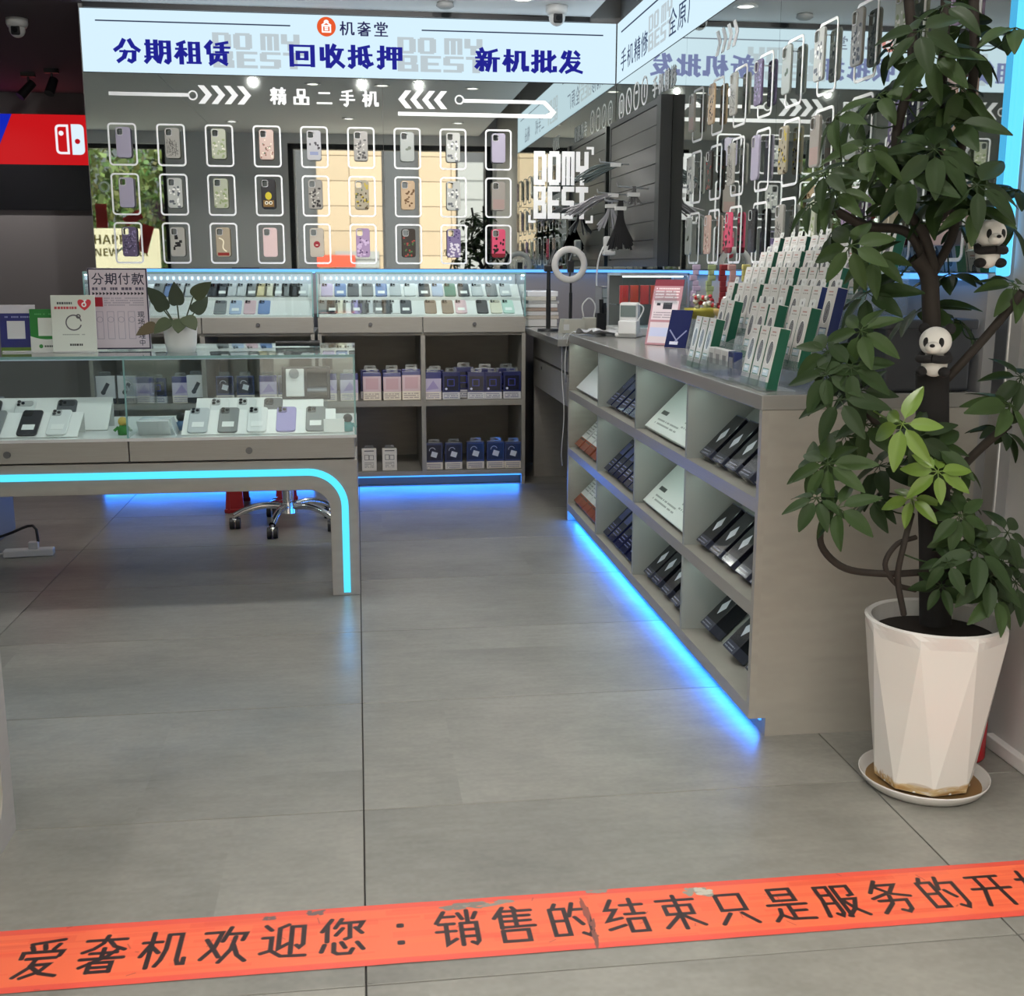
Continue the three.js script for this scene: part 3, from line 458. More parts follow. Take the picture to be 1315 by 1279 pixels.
// ---------- near glass counter with curved blue light ----------
const TZ = -4.16, TB = -4.82;
{
  const t = thing('glass_counter', 'glass-topped grey counter with blue light line curving down its leg', 'counter', [0, 0, 0]);
  const xl = -2.9, xr = -0.014, s = new THREE.Shape();
  s.moveTo(xl, 0.512).lineTo(xr, 0.512).lineTo(xr, 0).lineTo(-0.116, 0).lineTo(-0.116, 0.325).absarc(-0.193, 0.325, 0.077, 0, Math.PI / 2).lineTo(xl, 0.402);
  part('frame', new THREE.ExtrudeGeometry(s, { depth: 0.09, bevelEnabled: true, bevelSize: 0.002, bevelThickness: 0.002, bevelOffset: -0.002, bevelSegments: 1, curveSegments: 16 }).translate(0, 0, TZ - 0.092), M.cab, t);
  part('frame', [bb(-0.116, xr, 0, 0.402, TB, TB + 0.09), bb(xl, xr, 0.402, 0.512, TB, TB + 0.09), bb(xl, xr, 0.47, 0.512, TB + 0.09, TZ - 0.094)], M.cab, t);
  // light line
  const pts = [[xl, 0.469], [-0.21, 0.469]]; for (let i = 0; i <= 12; i++) { const a = Math.PI / 2 * (1 - i / 12); pts.push([-0.193 + 0.131 * Math.cos(a), 0.338 + 0.131 * Math.sin(a)]); } pts.push([-0.062, 0.012]);
  const off = (d) => pts.map((p, i) => { const a = pts[Math.max(0, i - 1)], b = pts[Math.min(pts.length - 1, i + 1)], l = Math.hypot(b[0] - a[0], b[1] - a[1]); return [p[0] - (b[1] - a[1]) / l * d, p[1] + (b[0] - a[0]) / l * d]; });
  part('light_line', poly([...off(0.0125), ...off(-0.0125).reverse()], 0.007).translate(0, 0, TZ - 0.002), glow(0.08, 0.66, 1, 1.15), t, 'glowing cyan light line');
  areaLight([0.10, 0.52, 1], NEON * 2, 1.6, 0.022, [-1.0, 0.469, TZ + 0.008], [-1.0, 0.3, 0], t);
  areaLight([0.08, 0.42, 1], NEON * 3.5, 0.022, 0.32, [-0.062, 0.17, TZ + 0.008], [-0.062, 0.0, 0], t);
  for (const [a, b, lk] of [[-2.2, -1.6, -1.9], [-1.597, -0.818, -1.228], [-0.814, -0.022, -0.398]]) {
    const d = part('drawer', rbb(a, b, 0.518, 0.592, TZ - 0.3, TZ - 0.002, 0.003), M.cab, t); part('lock', [cyl(0.012, 0.012, 0.01, 0, 0, 0, 16).rotateX(Math.PI / 2).translate(lk, 0.552, TZ + 0.001)], M.lock, d);
  }
  part('case_floor', bb(xl, xr, 0.592, 0.602, TB + 0.02, TZ - 0.002), M.whitePl, t); part('case_base', bb(xl, xr, 0.514, 0.59, TB + 0.02, TZ - 0.31), M.cab, t);
  part('glass_top', bb(xl, xr, 0.884, 0.892, TB, TZ), M.glass, t); part('glass_front', bb(xl, xr, 0.603, 0.884, TZ - 0.01, TZ - 0.004), M.glass, t); part('glass_back', bb(xl, xr, 0.603, 0.884, TB + 0.02, TB + 0.026), M.glass, t);
  part('glass_side', bb(xr - 0.008, xr - 0.002, 0.603, 0.884, TB + 0.03, TZ - 0.012), M.glass, t); part('glass_divider', bb(-0.819, -0.813, 0.603, 0.884, TB + 0.03, TZ - 0.012), M.glass, t);
  part('glass_edge', [bb(xl, xr, 0.883, 0.893, TZ, TZ + 0.0015), bb(-0.819, -0.813, 0.603, 0.883, TZ - 0.004, TZ - 0.002), bb(xr - 0.006, xr, 0.603, 0.883, TZ - 0.004, TZ - 0.002)], M.glassEdge, t);
  part('case_light', bb(xl, xr - 0.03, 0.878, 0.882, TZ - 0.03, TZ - 0.018), glow(0.75, 0.9, 1, 0.3), t);
  areaLight([0.8, 0.93, 1], 6, 1.9, 0.012, [-1.0, 0.869, TZ - 0.024], [-1.0, 0.55, TZ - 0.3], t);
}
// ---------- counter foot at the entrance ----------
{
  const t = thing('entrance_counter', 'grey counter with rounded panel opening beside the entrance tape', 'counter', [-0.762, 0, -2.42]);
  const s = new THREE.Shape(); s.moveTo(0, 0).lineTo(1.25, 0).lineTo(1.25, 0.9).lineTo(0, 0.9).lineTo(0, 0);
  const h = new THREE.Path(); h.moveTo(0.145, 0.05).lineTo(1.1, 0.05).absarc(1.1, 0.13, 0.08, -Math.PI / 2, 0).lineTo(1.18, 0.7).absarc(1.1, 0.7, 0.08, 0, Math.PI / 2).lineTo(0.145, 0.78).absarc(0.145, 0.70, 0.08, Math.PI / 2, Math.PI).lineTo(0.065, 0.13).absarc(0.145, 0.13, 0.08, Math.PI, 1.5 * Math.PI); s.holes.push(h);
  part('side_frame', new THREE.ExtrudeGeometry(s, { depth: 0.06, bevelEnabled: false, curveSegments: 10 }).rotateY(-Math.PI / 2), M.cab, t);
  part('inset_panel', bb(-0.05, -0.02, 0.03, 0.8, 0.04, 1.2), mat([0.52, 0.51, 0.46], { roughness: 0.3 }), t);
  part('body', bb(-0.62, -0.062, 0, 0.9, 0, 1.25), M.cab, t); part('countertop', rbb(-0.64, 0.01, 0.9, 0.93, -0.01, 1.26, 0.004), M.top, t);
}
// ---------- phones, cases and packs ----------
const phoneShape = roundRect(0.071, 0.147, 0.013), phoneBody = slab(phoneShape, 0.008, 0.0018, 5), bump = slab(roundRect(0.032, 0.034, 0.008), 0.002, 0, 4).translate(-0.015, 0.052, 0.008), bumpWide = slab(roundRect(0.058, 0.026, 0.011), 0.002, 0, 4).translate(0, 0.052, 0.008);
const lensGeo = join([cyl(0.0062, 0.0062, 0.003, 0, 0, 0, 12).rotateX(Math.PI / 2).translate(-0.023, 0.06, 0.0115), cyl(0.0062, 0.0062, 0.003, 0, 0, 0, 12).rotateX(Math.PI / 2).translate(-0.023, 0.044, 0.0115), cyl(0.0062, 0.0062, 0.003, 0, 0, 0, 12).rotateX(Math.PI / 2).translate(-0.008, 0.052, 0.0115)]);
const priceGeo = bx(0.042, 0.03, 0.0008, 0, -0.03, 0.0085);
const hue = {}; const hm = (rgb, o) => hue[rgb.join() + JSON.stringify(o ?? 0)] ??= mat(rgb, { roughness: 0.3, ...o });
const COLN = { black: [0.02, 0.02, 0.025], graphite: [0.08, 0.085, 0.095], silver: [0.48, 0.50, 0.52], white: [0.68, 0.69, 0.69], blue: [0.16, 0.24, 0.46], 'pale blue': [0.38, 0.46, 0.62], purple: [0.33, 0.28, 0.55], lilac: [0.50, 0.42, 0.62], gold: [0.62, 0.52, 0.30], green: [0.06, 0.20, 0.15], pink: [0.62, 0.42, 0.46], grey: [0.20, 0.205, 0.21], cream: [0.64, 0.60, 0.48], mint: [0.45, 0.62, 0.55], brown: [0.22, 0.16, 0.12] };
function phone(col, label, pos, tilt, group, o = {}) {
  const t = thing('smartphone', label, 'phone', pos, o.turn ?? 0, group), g = t;
  const add = (n, geo, m) => { const p = part(n, geo, m, g); p.rotation.x = tilt; return p; };
  const lift = 0.0735; // pivot at the lower edge
  for (const [n, geo, m] of [['body', phoneBody, hm(COLN[col], { roughness: 0.28 })], ['camera_bump', o.wide ? bumpWide : bump, hm(COLN[col].map((c) => c * 0.6), { roughness: 0.2 })], ['camera_lens', lensGeo, M.blackGloss], ...(o.tag ? [['price_tag', priceGeo, M.white]] : [])]) { const p = add(n, geo, m); p.position.set(0, lift * Math.cos(tilt), lift * Math.sin(tilt)); }
  return t;
}
const pxX = (px) => (px - 456.1) / 239;
const SIDE = ['partition-end', 'desk-end'];
function phoneRow(list, map, y, z, tilt, side, tier) {
  list.forEach(([u, col], i) => phone(col, `${col} phone, ${ORD[i]} from the partition on the ${tier} step, ${SIDE[side]} showcase`, [pxX(map(u)), y, z], tilt, `phones on the ${tier} step of the ${SIDE[side]} showcase`, { wide: i % 4 === 3, tag: i % 3 === 1 }).scale.setScalar(0.9));
}
const zA = (u) => 200 + u / 4.568, zB = (u) => 400 + u / 4.263, tl = -Math.PI / 2 + 0.53;
phoneRow([[-150, 'black'], [-95, 'grey'], [10, 'grey'], [70, 'blue'], [130, 'silver'], [185, 'silver'], [325, 'black'], [376, 'graphite'], [430, 'silver'], [492, 'silver'], [548, 'grey'], [604, 'gold'], [654, 'cream'], [705, 'silver'], [755, 'grey'], [800, 'black'], [845, 'silver']], zA, 1.037, BZ - 0.152, tl, 0, 'upper');
phoneRow([[-140, 'silver'], [-60, 'grey'], [110, 'white'], [375, 'grey'], [463, 'pale blue'], [545, 'pink'], [627, 'blue']], zA, 0.949, BZ - 0.02, tl, 0, 'lower');
phoneRow([[72, 'lilac'], [146, 'blue'], [218, 'graphite'], [298, 'grey'], [375, 'blue'], [455, 'silver'], [537, 'white'], [618, 'graphite'], [693, 'pale blue'], [765, 'green'], [842, 'graphite'], [920, 'silver'], [1003, 'grey'], [1082, 'silver']], zB, 1.037, BZ - 0.152, tl, 1, 'upper');
phoneRow([[58, 'grey'], [102, 'black'], [146, 'cream'], [190, 'white'], [234, 'purple'], [272, 'graphite'], [312, 'silver'], [356, 'grey'], [402, 'graphite'], [444, 'white'], [507, 'graphite'], [645, 'brown'], [740, 'brown'], [815, 'pink'], [935, 'black'], [1012, 'cream'], [1082, 'mint']], zB, 0.949, BZ - 0.02, tl, 1, 'lower');
// boxed accessories with hang tabs
const packTex = (f) => canvasTex(128, 200, f);
const packs = {
  violet: packTex((x, w, h) => { x.fillStyle = '#c9bfdc'; x.fillRect(0, 0, w, h); x.fillStyle = '#3c3f7c'; x.fillRect(0, 0, w, 46); x.fillStyle = '#a79acb'; x.beginPath(); x.moveTo(20, 130); x.lineTo(70, 60); x.lineTo(110, 120); x.fill(); x.fillStyle = '#f0e6dc'; x.fillRect(0, 142, w, 58); x.fillStyle = '#8b88a8'; lines(x, 12, 154, 100, 3, 14, 6); }),
  rose: packTex((x, w, h) => { x.fillStyle = '#e3c9cf'; x.fillRect(0, 0, w, h); x.fillStyle = '#5b5f8e'; x.fillRect(0, 0, w, 26); x.fillStyle = '#d9b3bb'; x.fillRect(20, 40, 88, 80); x.fillStyle = '#f4ead9'; x.fillRect(0, 136, w, 64); x.fillStyle = '#a08c86'; lines(x, 12, 150, 100, 3, 14, 6); }),
  navy: packTex((x, w, h) => { x.fillStyle = '#262c5e'; x.fillRect(0, 0, w, h); x.fillStyle = '#10142e'; x.fillRect(14, 30, 100, 104); x.strokeStyle = '#4a4fae'; x.lineWidth = 5; x.strokeRect(38, 54, 46, 46); x.fillStyle = '#d8d7dc'; x.fillRect(0, 146, w, 54); x.fillStyle = '#6a6d8a'; lines(x, 12, 156, 100, 3, 13, 6); x.fillStyle = '#c9cde6'; x.beginPath(); x.arc(28, 122, 9, 0, 7); x.fill(); }),
  charger: packTex((x, w, h) => { x.fillStyle = '#39436c'; x.fillRect(0, 0, w, h); x.fillStyle = '#151a33'; x.fillRect(10, 14, 108, 116); x.fillStyle = '#dfe3ea'; x.save(); x.translate(66, 84); x.rotate(0.3); x.fillRect(-22, -18, 44, 40); x.restore(); x.strokeStyle = '#cfd6e2'; x.lineWidth = 4; x.beginPath(); x.arc(52, 56, 22, 3, 6); x.stroke(); x.fillStyle = '#e6ddd0'; x.fillRect(0, 144, w, 56); x.fillStyle = '#77748a'; lines(x, 12, 156, 100, 3, 13, 6); }),
  cream: packTex((x, w, h) => { x.fillStyle = '#e9e3d6'; x.fillRect(0, 0, w, h); x.strokeStyle = '#6f6a64'; x.lineWidth = 4; x.strokeRect(26, 56, 34, 44); x.strokeRect(66, 60, 36, 40); x.fillStyle = '#3c3a3a'; x.fillRect(22, 16, 84, 7); x.fillStyle = '#8d867b'; lines(x, 24, 122, 80, 4, 14, 6); }),
  headset: packTex((x, w, h) => { x.fillStyle = '#e6e6e8'; x.fillRect(0, 0, w, h); x.fillStyle = '#4b4e55'; x.save(); x.translate(64, 88); x.rotate(0.5); x.fillRect(-13, -40, 26, 74); x.beginPath(); x.arc(0, 34, 16, 0, 7); x.fill(); x.restore(); x.fillStyle = '#2a2b30'; x.fillRect(0, 160, w, 40); }),
};
const packM = Object.fromEntries(Object.entries(packs).map(([k, t]) => [k, mat(0xffffff, { map: t, roughness: 0.18 })]));
const packBody = planarUv(rb(0.098, 0.15, 0.034, 0.004, 0, 0.075, 0)), tabGeo = (() => { const s = roundRect(0.06, 0.024, 0.006); const p = new THREE.Path(); p.absellipse(0, 0, 0.014, 0.004, 0, 6.283); s.holes.push(p); return slab(s, 0.001).translate(0, 0.161, 0.012); })();
function pack(kind, label, pos, group, sc = 1) {
  const t = thing('accessory_pack', label, 'package', pos, rr(-0.05, 0.05), group); part('box', packBody, packM[kind], t); part('hang_tab', tabGeo, M.acrylic, t); t.scale.setScalar(sc); return t;
}
const PK = { violet: 'violet accessory pack', rose: 'pink accessory pack', navy: 'navy accessory pack', charger: 'blue charger pack', cream: 'cream charger box', headset: 'white headset box' };
function packRow(list, y, where, z = BZ - 0.045) { list.forEach(([x, k, sc, dz = 0], i) => pack(k, `${PK[k]}, ${ORD[i]} from the partition, ${where}`, [x, y, z - dz], `packs on the ${where}`, sc)); }
packRow([[-0.17, 'violet', 1], [-0.055, 'violet', 1.0], [0.07, 'rose', 1.02], [0.18, 'rose', 1], [0.285, 'rose', 1.06]], 0.479, 'middle shelf at the inner end, desk-end showcase');
packRow([[0.40, 'violet', 1.02], [0.505, 'navy', 1.02], [0.645, 'navy', 1], [0.74, 'navy', 1], [0.845, 'navy', 1.02]], 0.479, 'middle shelf beside the desk, desk-end showcase');
packRow([[0.42, 'navy', 1.05], [0.58, 'navy', 1.15], [0.70, 'navy', 1.1], [0.82, 'navy', 1.1], [0.06, 'navy', 1.08], [0.18, 'navy', 1.08], [0.29, 'violet', 1.1]], 0.479, 'rear rank of the middle shelf, desk-end showcase', BZ - 0.12);
packRow([[0.045, 'cream', 0.83], [0.158, 'cream', 0.83]], 0.086, 'bottom shelf at the inner end, desk-end showcase');
packRow([[0.405, 'charger', 1], [0.515, 'charger', 1], [0.638, 'charger', 1.03], [0.752, 'charger', 1.03], [0.852, 'charger', 1]], 0.086, 'bottom shelf beside the desk, desk-end showcase');
packRow([[-1.34, 'headset', 1], [-1.23, 'headset', 1], [-1.07, 'navy', 0.9], [-0.95, 'violet', 0.95], [-0.87, 'headset', 1], [-0.72, 'charger', 0.95], [-0.61, 'charger', 0.95], [-0.49, 'violet', 0.95], [-0.39, 'charger', 0.95], [-0.29, 'violet', 0.95]], 0.479, 'middle shelf, partition-end showcase');
// phone cases hung on the mirrors
const caseTex = (bg, f) => canvasTex(96, 196, (x, w, h) => { x.fillStyle = bg; x.fillRect(0, 0, w, h); f && f(x, w, h); });
const dots = (x, col, n, r, y0 = 60, y1 = 190) => { x.fillStyle = col; for (let i = 0; i < n; i++) { x.beginPath(); x.ellipse(8 + rnd() * 80, y0 + rnd() * (y1 - y0), r * rr(0.6, 1.3), r * rr(0.6, 1.3), 0, 0, 7); x.fill(); } };
const CASES = {
  'plain lilac-grey': caseTex('#a39db0'), 'clear line-art': caseTex('#9b9992', (x) => { x.strokeStyle = '#4c4a48'; x.lineWidth = 2; for (let i = 0; i < 26; i++) { x.beginPath(); x.moveTo(rr(8, 88), rr(60, 185)); x.lineTo(rr(8, 88), rr(60, 185)); x.stroke(); } }),
  'pale green flower': caseTex('#a9ad98', (x) => { dots(x, '#8b9a6e', 16, 8); dots(x, '#d8d6c4', 9, 6); }), 'pink confetti': caseTex('#c3a79b', (x) => { dots(x, '#8d5a4e', 10, 6); dots(x, '#e4d9c4', 10, 6); dots(x, '#59634e', 5, 5); }),
  'grey paw-print': caseTex('#a7a7ab', (x) => { dots(x, '#23222c', 6, 8, 70, 120); x.fillStyle = '#7d86a8'; x.fillRect(20, 140, 56, 22); }), 'black scribble': caseTex('#8e8b85', (x) => { dots(x, '#262526', 18, 8); dots(x, '#c9c6bd', 10, 5); }),
  'smoky clear': caseTex('#9aa09c', (x) => dots(x, '#4f5a4c', 2, 12, 100, 140)), 'white brushwork': caseTex('#b4b6b1', (x) => { dots(x, '#5d6167', 9, 9); dots(x, '#e5e5e0', 10, 8); }),
  'yellow owl on black': caseTex('#1c1d22', (x) => { x.fillStyle = '#c7b62c'; x.beginPath(); x.ellipse(48, 112, 22, 26, 0, 0, 7); x.fill(); x.fillStyle = '#7a5a2a'; x.fillRect(12, 140, 72, 44); x.fillStyle = '#e8e2cc'; for (const u of [34, 62]) { x.beginPath(); x.arc(u, 158, 12, 0, 7); x.fill(); } x.fillStyle = '#111'; for (const u of [34, 62]) { x.beginPath(); x.arc(u, 158, 6, 0, 7); x.fill(); } }),
  'dusty purple glitter': caseTex('#5f5470', (x) => { dots(x, '#8a7fa6', 30, 5, 10); dots(x, '#3f3a52', 16, 6); }), 'black block collage': caseTex('#a4a29a', (x) => { x.fillStyle = '#1d1d20'; for (let i = 0; i < 9; i++) x.fillRect(rr(6, 66), rr(50, 170), rr(12, 24), rr(10, 22)); }),
  'gold rope': caseTex('#a79a84', (x) => { x.strokeStyle = '#efe5c8'; x.lineWidth = 9; x.beginPath(); x.moveTo(20, 70); x.bezierCurveTo(90, 90, 10, 130, 70, 160); x.stroke(); x.fillStyle = '#8c2f2a'; x.fillRect(10, 168, 76, 20); }), 'blush pink': caseTex('#d9bfbd'),
  'smiling cherry': caseTex('#b3aa9d', (x) => { x.fillStyle = '#8e2430'; x.beginPath(); x.arc(48, 110, 22, 0, 7); x.fill(); x.fillStyle = '#efe3d8'; x.fillRect(40, 112, 16, 6); }), 'lilac petals': caseTex('#9c84a6', (x) => { dots(x, '#c2abca', 20, 9); dots(x, '#5f4a70', 8, 6); }),
  'dark garden': caseTex('#2a2522', (x) => { dots(x, '#a03c38', 10, 7); dots(x, '#3b6a3a', 10, 6); }), 'purple splash': caseTex('#7a6d94', (x) => { dots(x, '#d8d2dc', 26, 8, 100); dots(x, '#4b3f6c', 10, 6, 10, 80); }),
  'hot pink cow-spot': caseTex('#d4506f', (x) => { dots(x, '#141214', 13, 9, 60, 170); x.fillStyle = '#7a1a28'; x.fillRect(0, 168, 96, 28); }), 'tiger print': caseTex('#b59c7e', (x) => { dots(x, '#5f4327', 16, 8); }), 'matte black': caseTex('#15151a', (x) => { x.fillStyle = '#343b4c'; x.fillRect(8, 90, 40, 100); }), 'clear with rosy foot': caseTex('#958f88', (x) => { x.fillStyle = '#a08a84'; x.fillRect(8, 120, 80, 66); }), 'autumn leaf': caseTex('#9a927e', (x) => { dots(x, '#b5a03a', 12, 8, 10); dots(x, '#4a3a1e', 14, 7, 70); dots(x, '#3a4a2e', 6, 6); }),
};
const caseM = Object.fromEntries(Object.entries(CASES).map(([k, t]) => [k, mat(0xffffff, { map: t, roughness: 0.25 })]));
const caseShell = (() => { const s = roundRect(0.081, 0.166, 0.015), h = roundRect(0.032, 0.036, 0.009, new THREE.Path()); const pts = h.getPoints(5).map((p) => new THREE.Vector2(p.x - 0.018, p.y + 0.058)); s.holes.push(new THREE.Path(pts)); return slab(s, 0.010, 0.002, 5); })();
const camRing = ringFrame(0.036, 0.04, 0.011, 0.003, 0.003).translate(-0.018, 0.058, 0.009), hookGeo = join([rod([0, 0.062, 0.008], [0, 0.062, -0.02], 0.0022), rod([0.0, 0.062, 0.008], [0, 0.07, 0.014], 0.0022)]);
function phoneCase(kind, wallName, row, order, pos, turn) {
  const t = thing('phone_case', `${kind} phone case, ${['top', 'middle', 'bottom'][row]} row, ${order}`, 'phone case', pos, turn, `phone cases on the ${wallName}`);
  part('shell', caseShell, caseM[kind], t); part('camera_rim', camRing, hm([0.5, 0.5, 0.5], { roughness: 0.3 }), t); part('hook', hookGeo, M.alu, t);
}
const backKinds = [['plain lilac-grey', 'clear line-art', 'pale green flower', 'pink confetti', 'grey paw-print', 'black scribble', 'smoky clear', 'white brushwork', 'plain lilac-grey'], ['plain lilac-grey', 'white brushwork', 'pale green flower', 'yellow owl on black', 'black scribble', 'autumn leaf', 'tiger print', 'white brushwork', 'clear with rosy foot'], ['dusty purple glitter', 'black block collage', 'gold rope', 'blush pink', 'smiling cherry', 'lilac petals', 'dark garden', 'purple splash', 'hot pink cow-spot']];
backKinds.forEach((row, r) => row.forEach((k, i) => phoneCase(k, 'back mirror', r, `${ORD[8 - i]} from the mirror corner, back mirror`, [FX(i) - 0.002 + (i < 2 ? 0.012 : 0), FY[r] + (r === 2 ? 0.006 : 0.008), ZB + 0.022], 0)));
const sideKinds = [['clear with rosy foot', 'tiger print', 'clear line-art', 'dusty purple glitter', 'smoky clear', 'white brushwork', 'black scribble', 'pale green flower', 'lilac petals'], ['white brushwork', 'dark garden', 'clear line-art', 'plain lilac-grey', 'autumn leaf', 'clear with rosy foot', 'smoky clear', 'purple splash', 'pink confetti'], ['smoky clear', 'pink confetti', 'hot pink cow-spot', 'matte black', 'clear line-art', 'pale green flower', 'lilac petals', 'gold rope', 'blush pink']];
sideKinds.forEach((row, r) => row.forEach((k, i) => phoneCase(k, 'side mirror', r, `${ORD[i]} from the slat panel, side mirror`, [XR - 0.022, FY[r] + 0.008, FZ(i)], -Math.PI / 2)));
// ---------- stock in the pigeonholes ----------
const leanGeo = (w, l, t) => planarUv(rb(w, l, t, 0.002)).translate(0, l / 2, -t / 2).rotateX(-Math.PI / 4);
const stock = {
  dark: mat(0xffffff, { roughness: 0.08, map: canvasTex(96, 170, (x, w, h) => { x.fillStyle = '#16171f'; x.fillRect(0, 0, w, h); x.fillStyle = '#c9ccd6'; x.beginPath(); x.moveTo(48, 52); x.lineTo(70, 84); x.lineTo(48, 116); x.lineTo(26, 84); x.fill(); x.fillStyle = '#3a3d4c'; x.fillRect(0, 140, w, 30); x.fillStyle = '#8e93a3'; lines(x, 8, 150, 70, 2, 10, 4); x.fillStyle = '#5a5e70'; x.fillRect(0, 0, w, 4); }) }),
  navy: mat(0xffffff, { roughness: 0.1, map: canvasTex(96, 170, (x, w, h) => { x.fillStyle = '#1a1e3e'; x.fillRect(0, 0, w, h); x.fillStyle = '#4a5080'; x.fillRect(10, 20, 76, 60); x.fillStyle = '#8288ac'; lines(x, 10, 110, 70, 3, 14, 5); }) }),
  orange: mat(0xffffff, { roughness: 0.25, map: canvasTex(96, 170, (x, w, h) => { x.fillStyle = '#d8d8d6'; x.fillRect(0, 0, w, h); x.fillStyle = '#8b4a36'; x.fillRect(0, 118, w, 52); x.fillStyle = '#6a4436'; x.fillRect(6, 124, 84, 6); x.fillStyle = '#8a8a8a'; lines(x, 10, 20, 76, 5, 16, 6); }) }),
  sheet: mat(0xffffff, { roughness: 0.35, map: canvasTex(256, 170, (x, w, h) => { x.fillStyle = '#dfe9e4'; x.fillRect(0, 0, w, h); x.fillStyle = '#5f8f7c'; for (let i = 0; i < 30; i++) x.fillRect(4 + i * 8.4, 4, 4, 6); x.fillStyle = '#3e4a46'; x.fillRect(20, 118, 34, 10); x.fillRect(150, 40, 16, 8); x.fillRect(200, 60, 22, 6); x.fillRect(120, 92, 26, 6); x.fillStyle = '#7d8c86'; lines(x, 30, 140, 120, 2, 10, 4); lines(x, 150, 110, 70, 3, 12, 4); }) }),
  white: mat([0.70, 0.71, 0.73], { roughness: 0.25 }),
};
const HOLE = [['white box', 'orange-footed carton', 'orange-footed carton'], ['navy carton', 'navy carton', 'navy carton'], ['wide white carton with green trim', 'wide white carton with green trim', 'dark carton with pale diamond'], ['dark carton with pale diamond', 'dark carton with pale diamond', 'dark carton with pale diamond']];
const PLAN = [[['white', 1, 0.56, 0.19, 0.02], ['orange', 5, 0.1, 0.16, 0.022], ['orange', 6, 0.095, 0.16, 0.022]], [['navy', 6, 0.085, 0.17, 0.025], ['navy', 7, 0.075, 0.17, 0.02], ['navy', 6, 0.085, 0.17, 0.02]], [['sheet', 1, 0.575, 0.27, 0.02], ['sheet', 1, 0.575, 0.27, 0.02], ['dark', 5, 0.09, 0.17, 0.03]], [['dark', 5, 0.09, 0.16, 0.028], ['dark', 5, 0.09, 0.16, 0.028], ['dark', 3, 0.09, 0.17, 0.05]]];
const rowName = ['top', 'middle', 'bottom'], colName = ['desk-end pigeonhole column', 'second pigeonhole column', 'third pigeonhole column', 'plant-end pigeonhole column'];
const counter = scene.getObjectByName('side_counter');
for (let c = 0; c < 4; c++) for (let r = 0; r < 3; r++) {
  const [k, n, w, l, t] = PLAN[c][r], z0 = COLS[c] + 0.022, z1 = COLS[c + 1] - 0.022, y = ROWS[r][0], g = leanGeo(w, l, t), m = stock[k];
  const need = n * w; const gap = (z1 - z0 - need) / n;
  part('sloped_board', bx(z1 - z0, 0.235, 0.006).translate(0, 0.1175, -0.003).rotateX(-Math.PI / 4).rotateY(-Math.PI / 2).translate(QX + 0.018 + t * 1.45, y + 0.001, (z0 + z1) / 2), M.cabIn, counter);
  for (let i = 0; i < n; i++) {
    const z = z0 + (i + 0.5) * (w + gap) + (n > 1 ? rr(-0.3, 0.3) * gap : 0);
    single('stock_carton', `${HOLE[c][r]}${n > 1 ? `, ${ORD[i]} from the desk` : ''}, ${rowName[r]} row, ${colName[c]}`, 'carton', g, m, [QX + 0.012 + t * 0.72, y + t * 0.72 + 0.001, z], -Math.PI / 2, `cartons in the ${rowName[r]} hole of the ${colName[c]}`);
  }
}
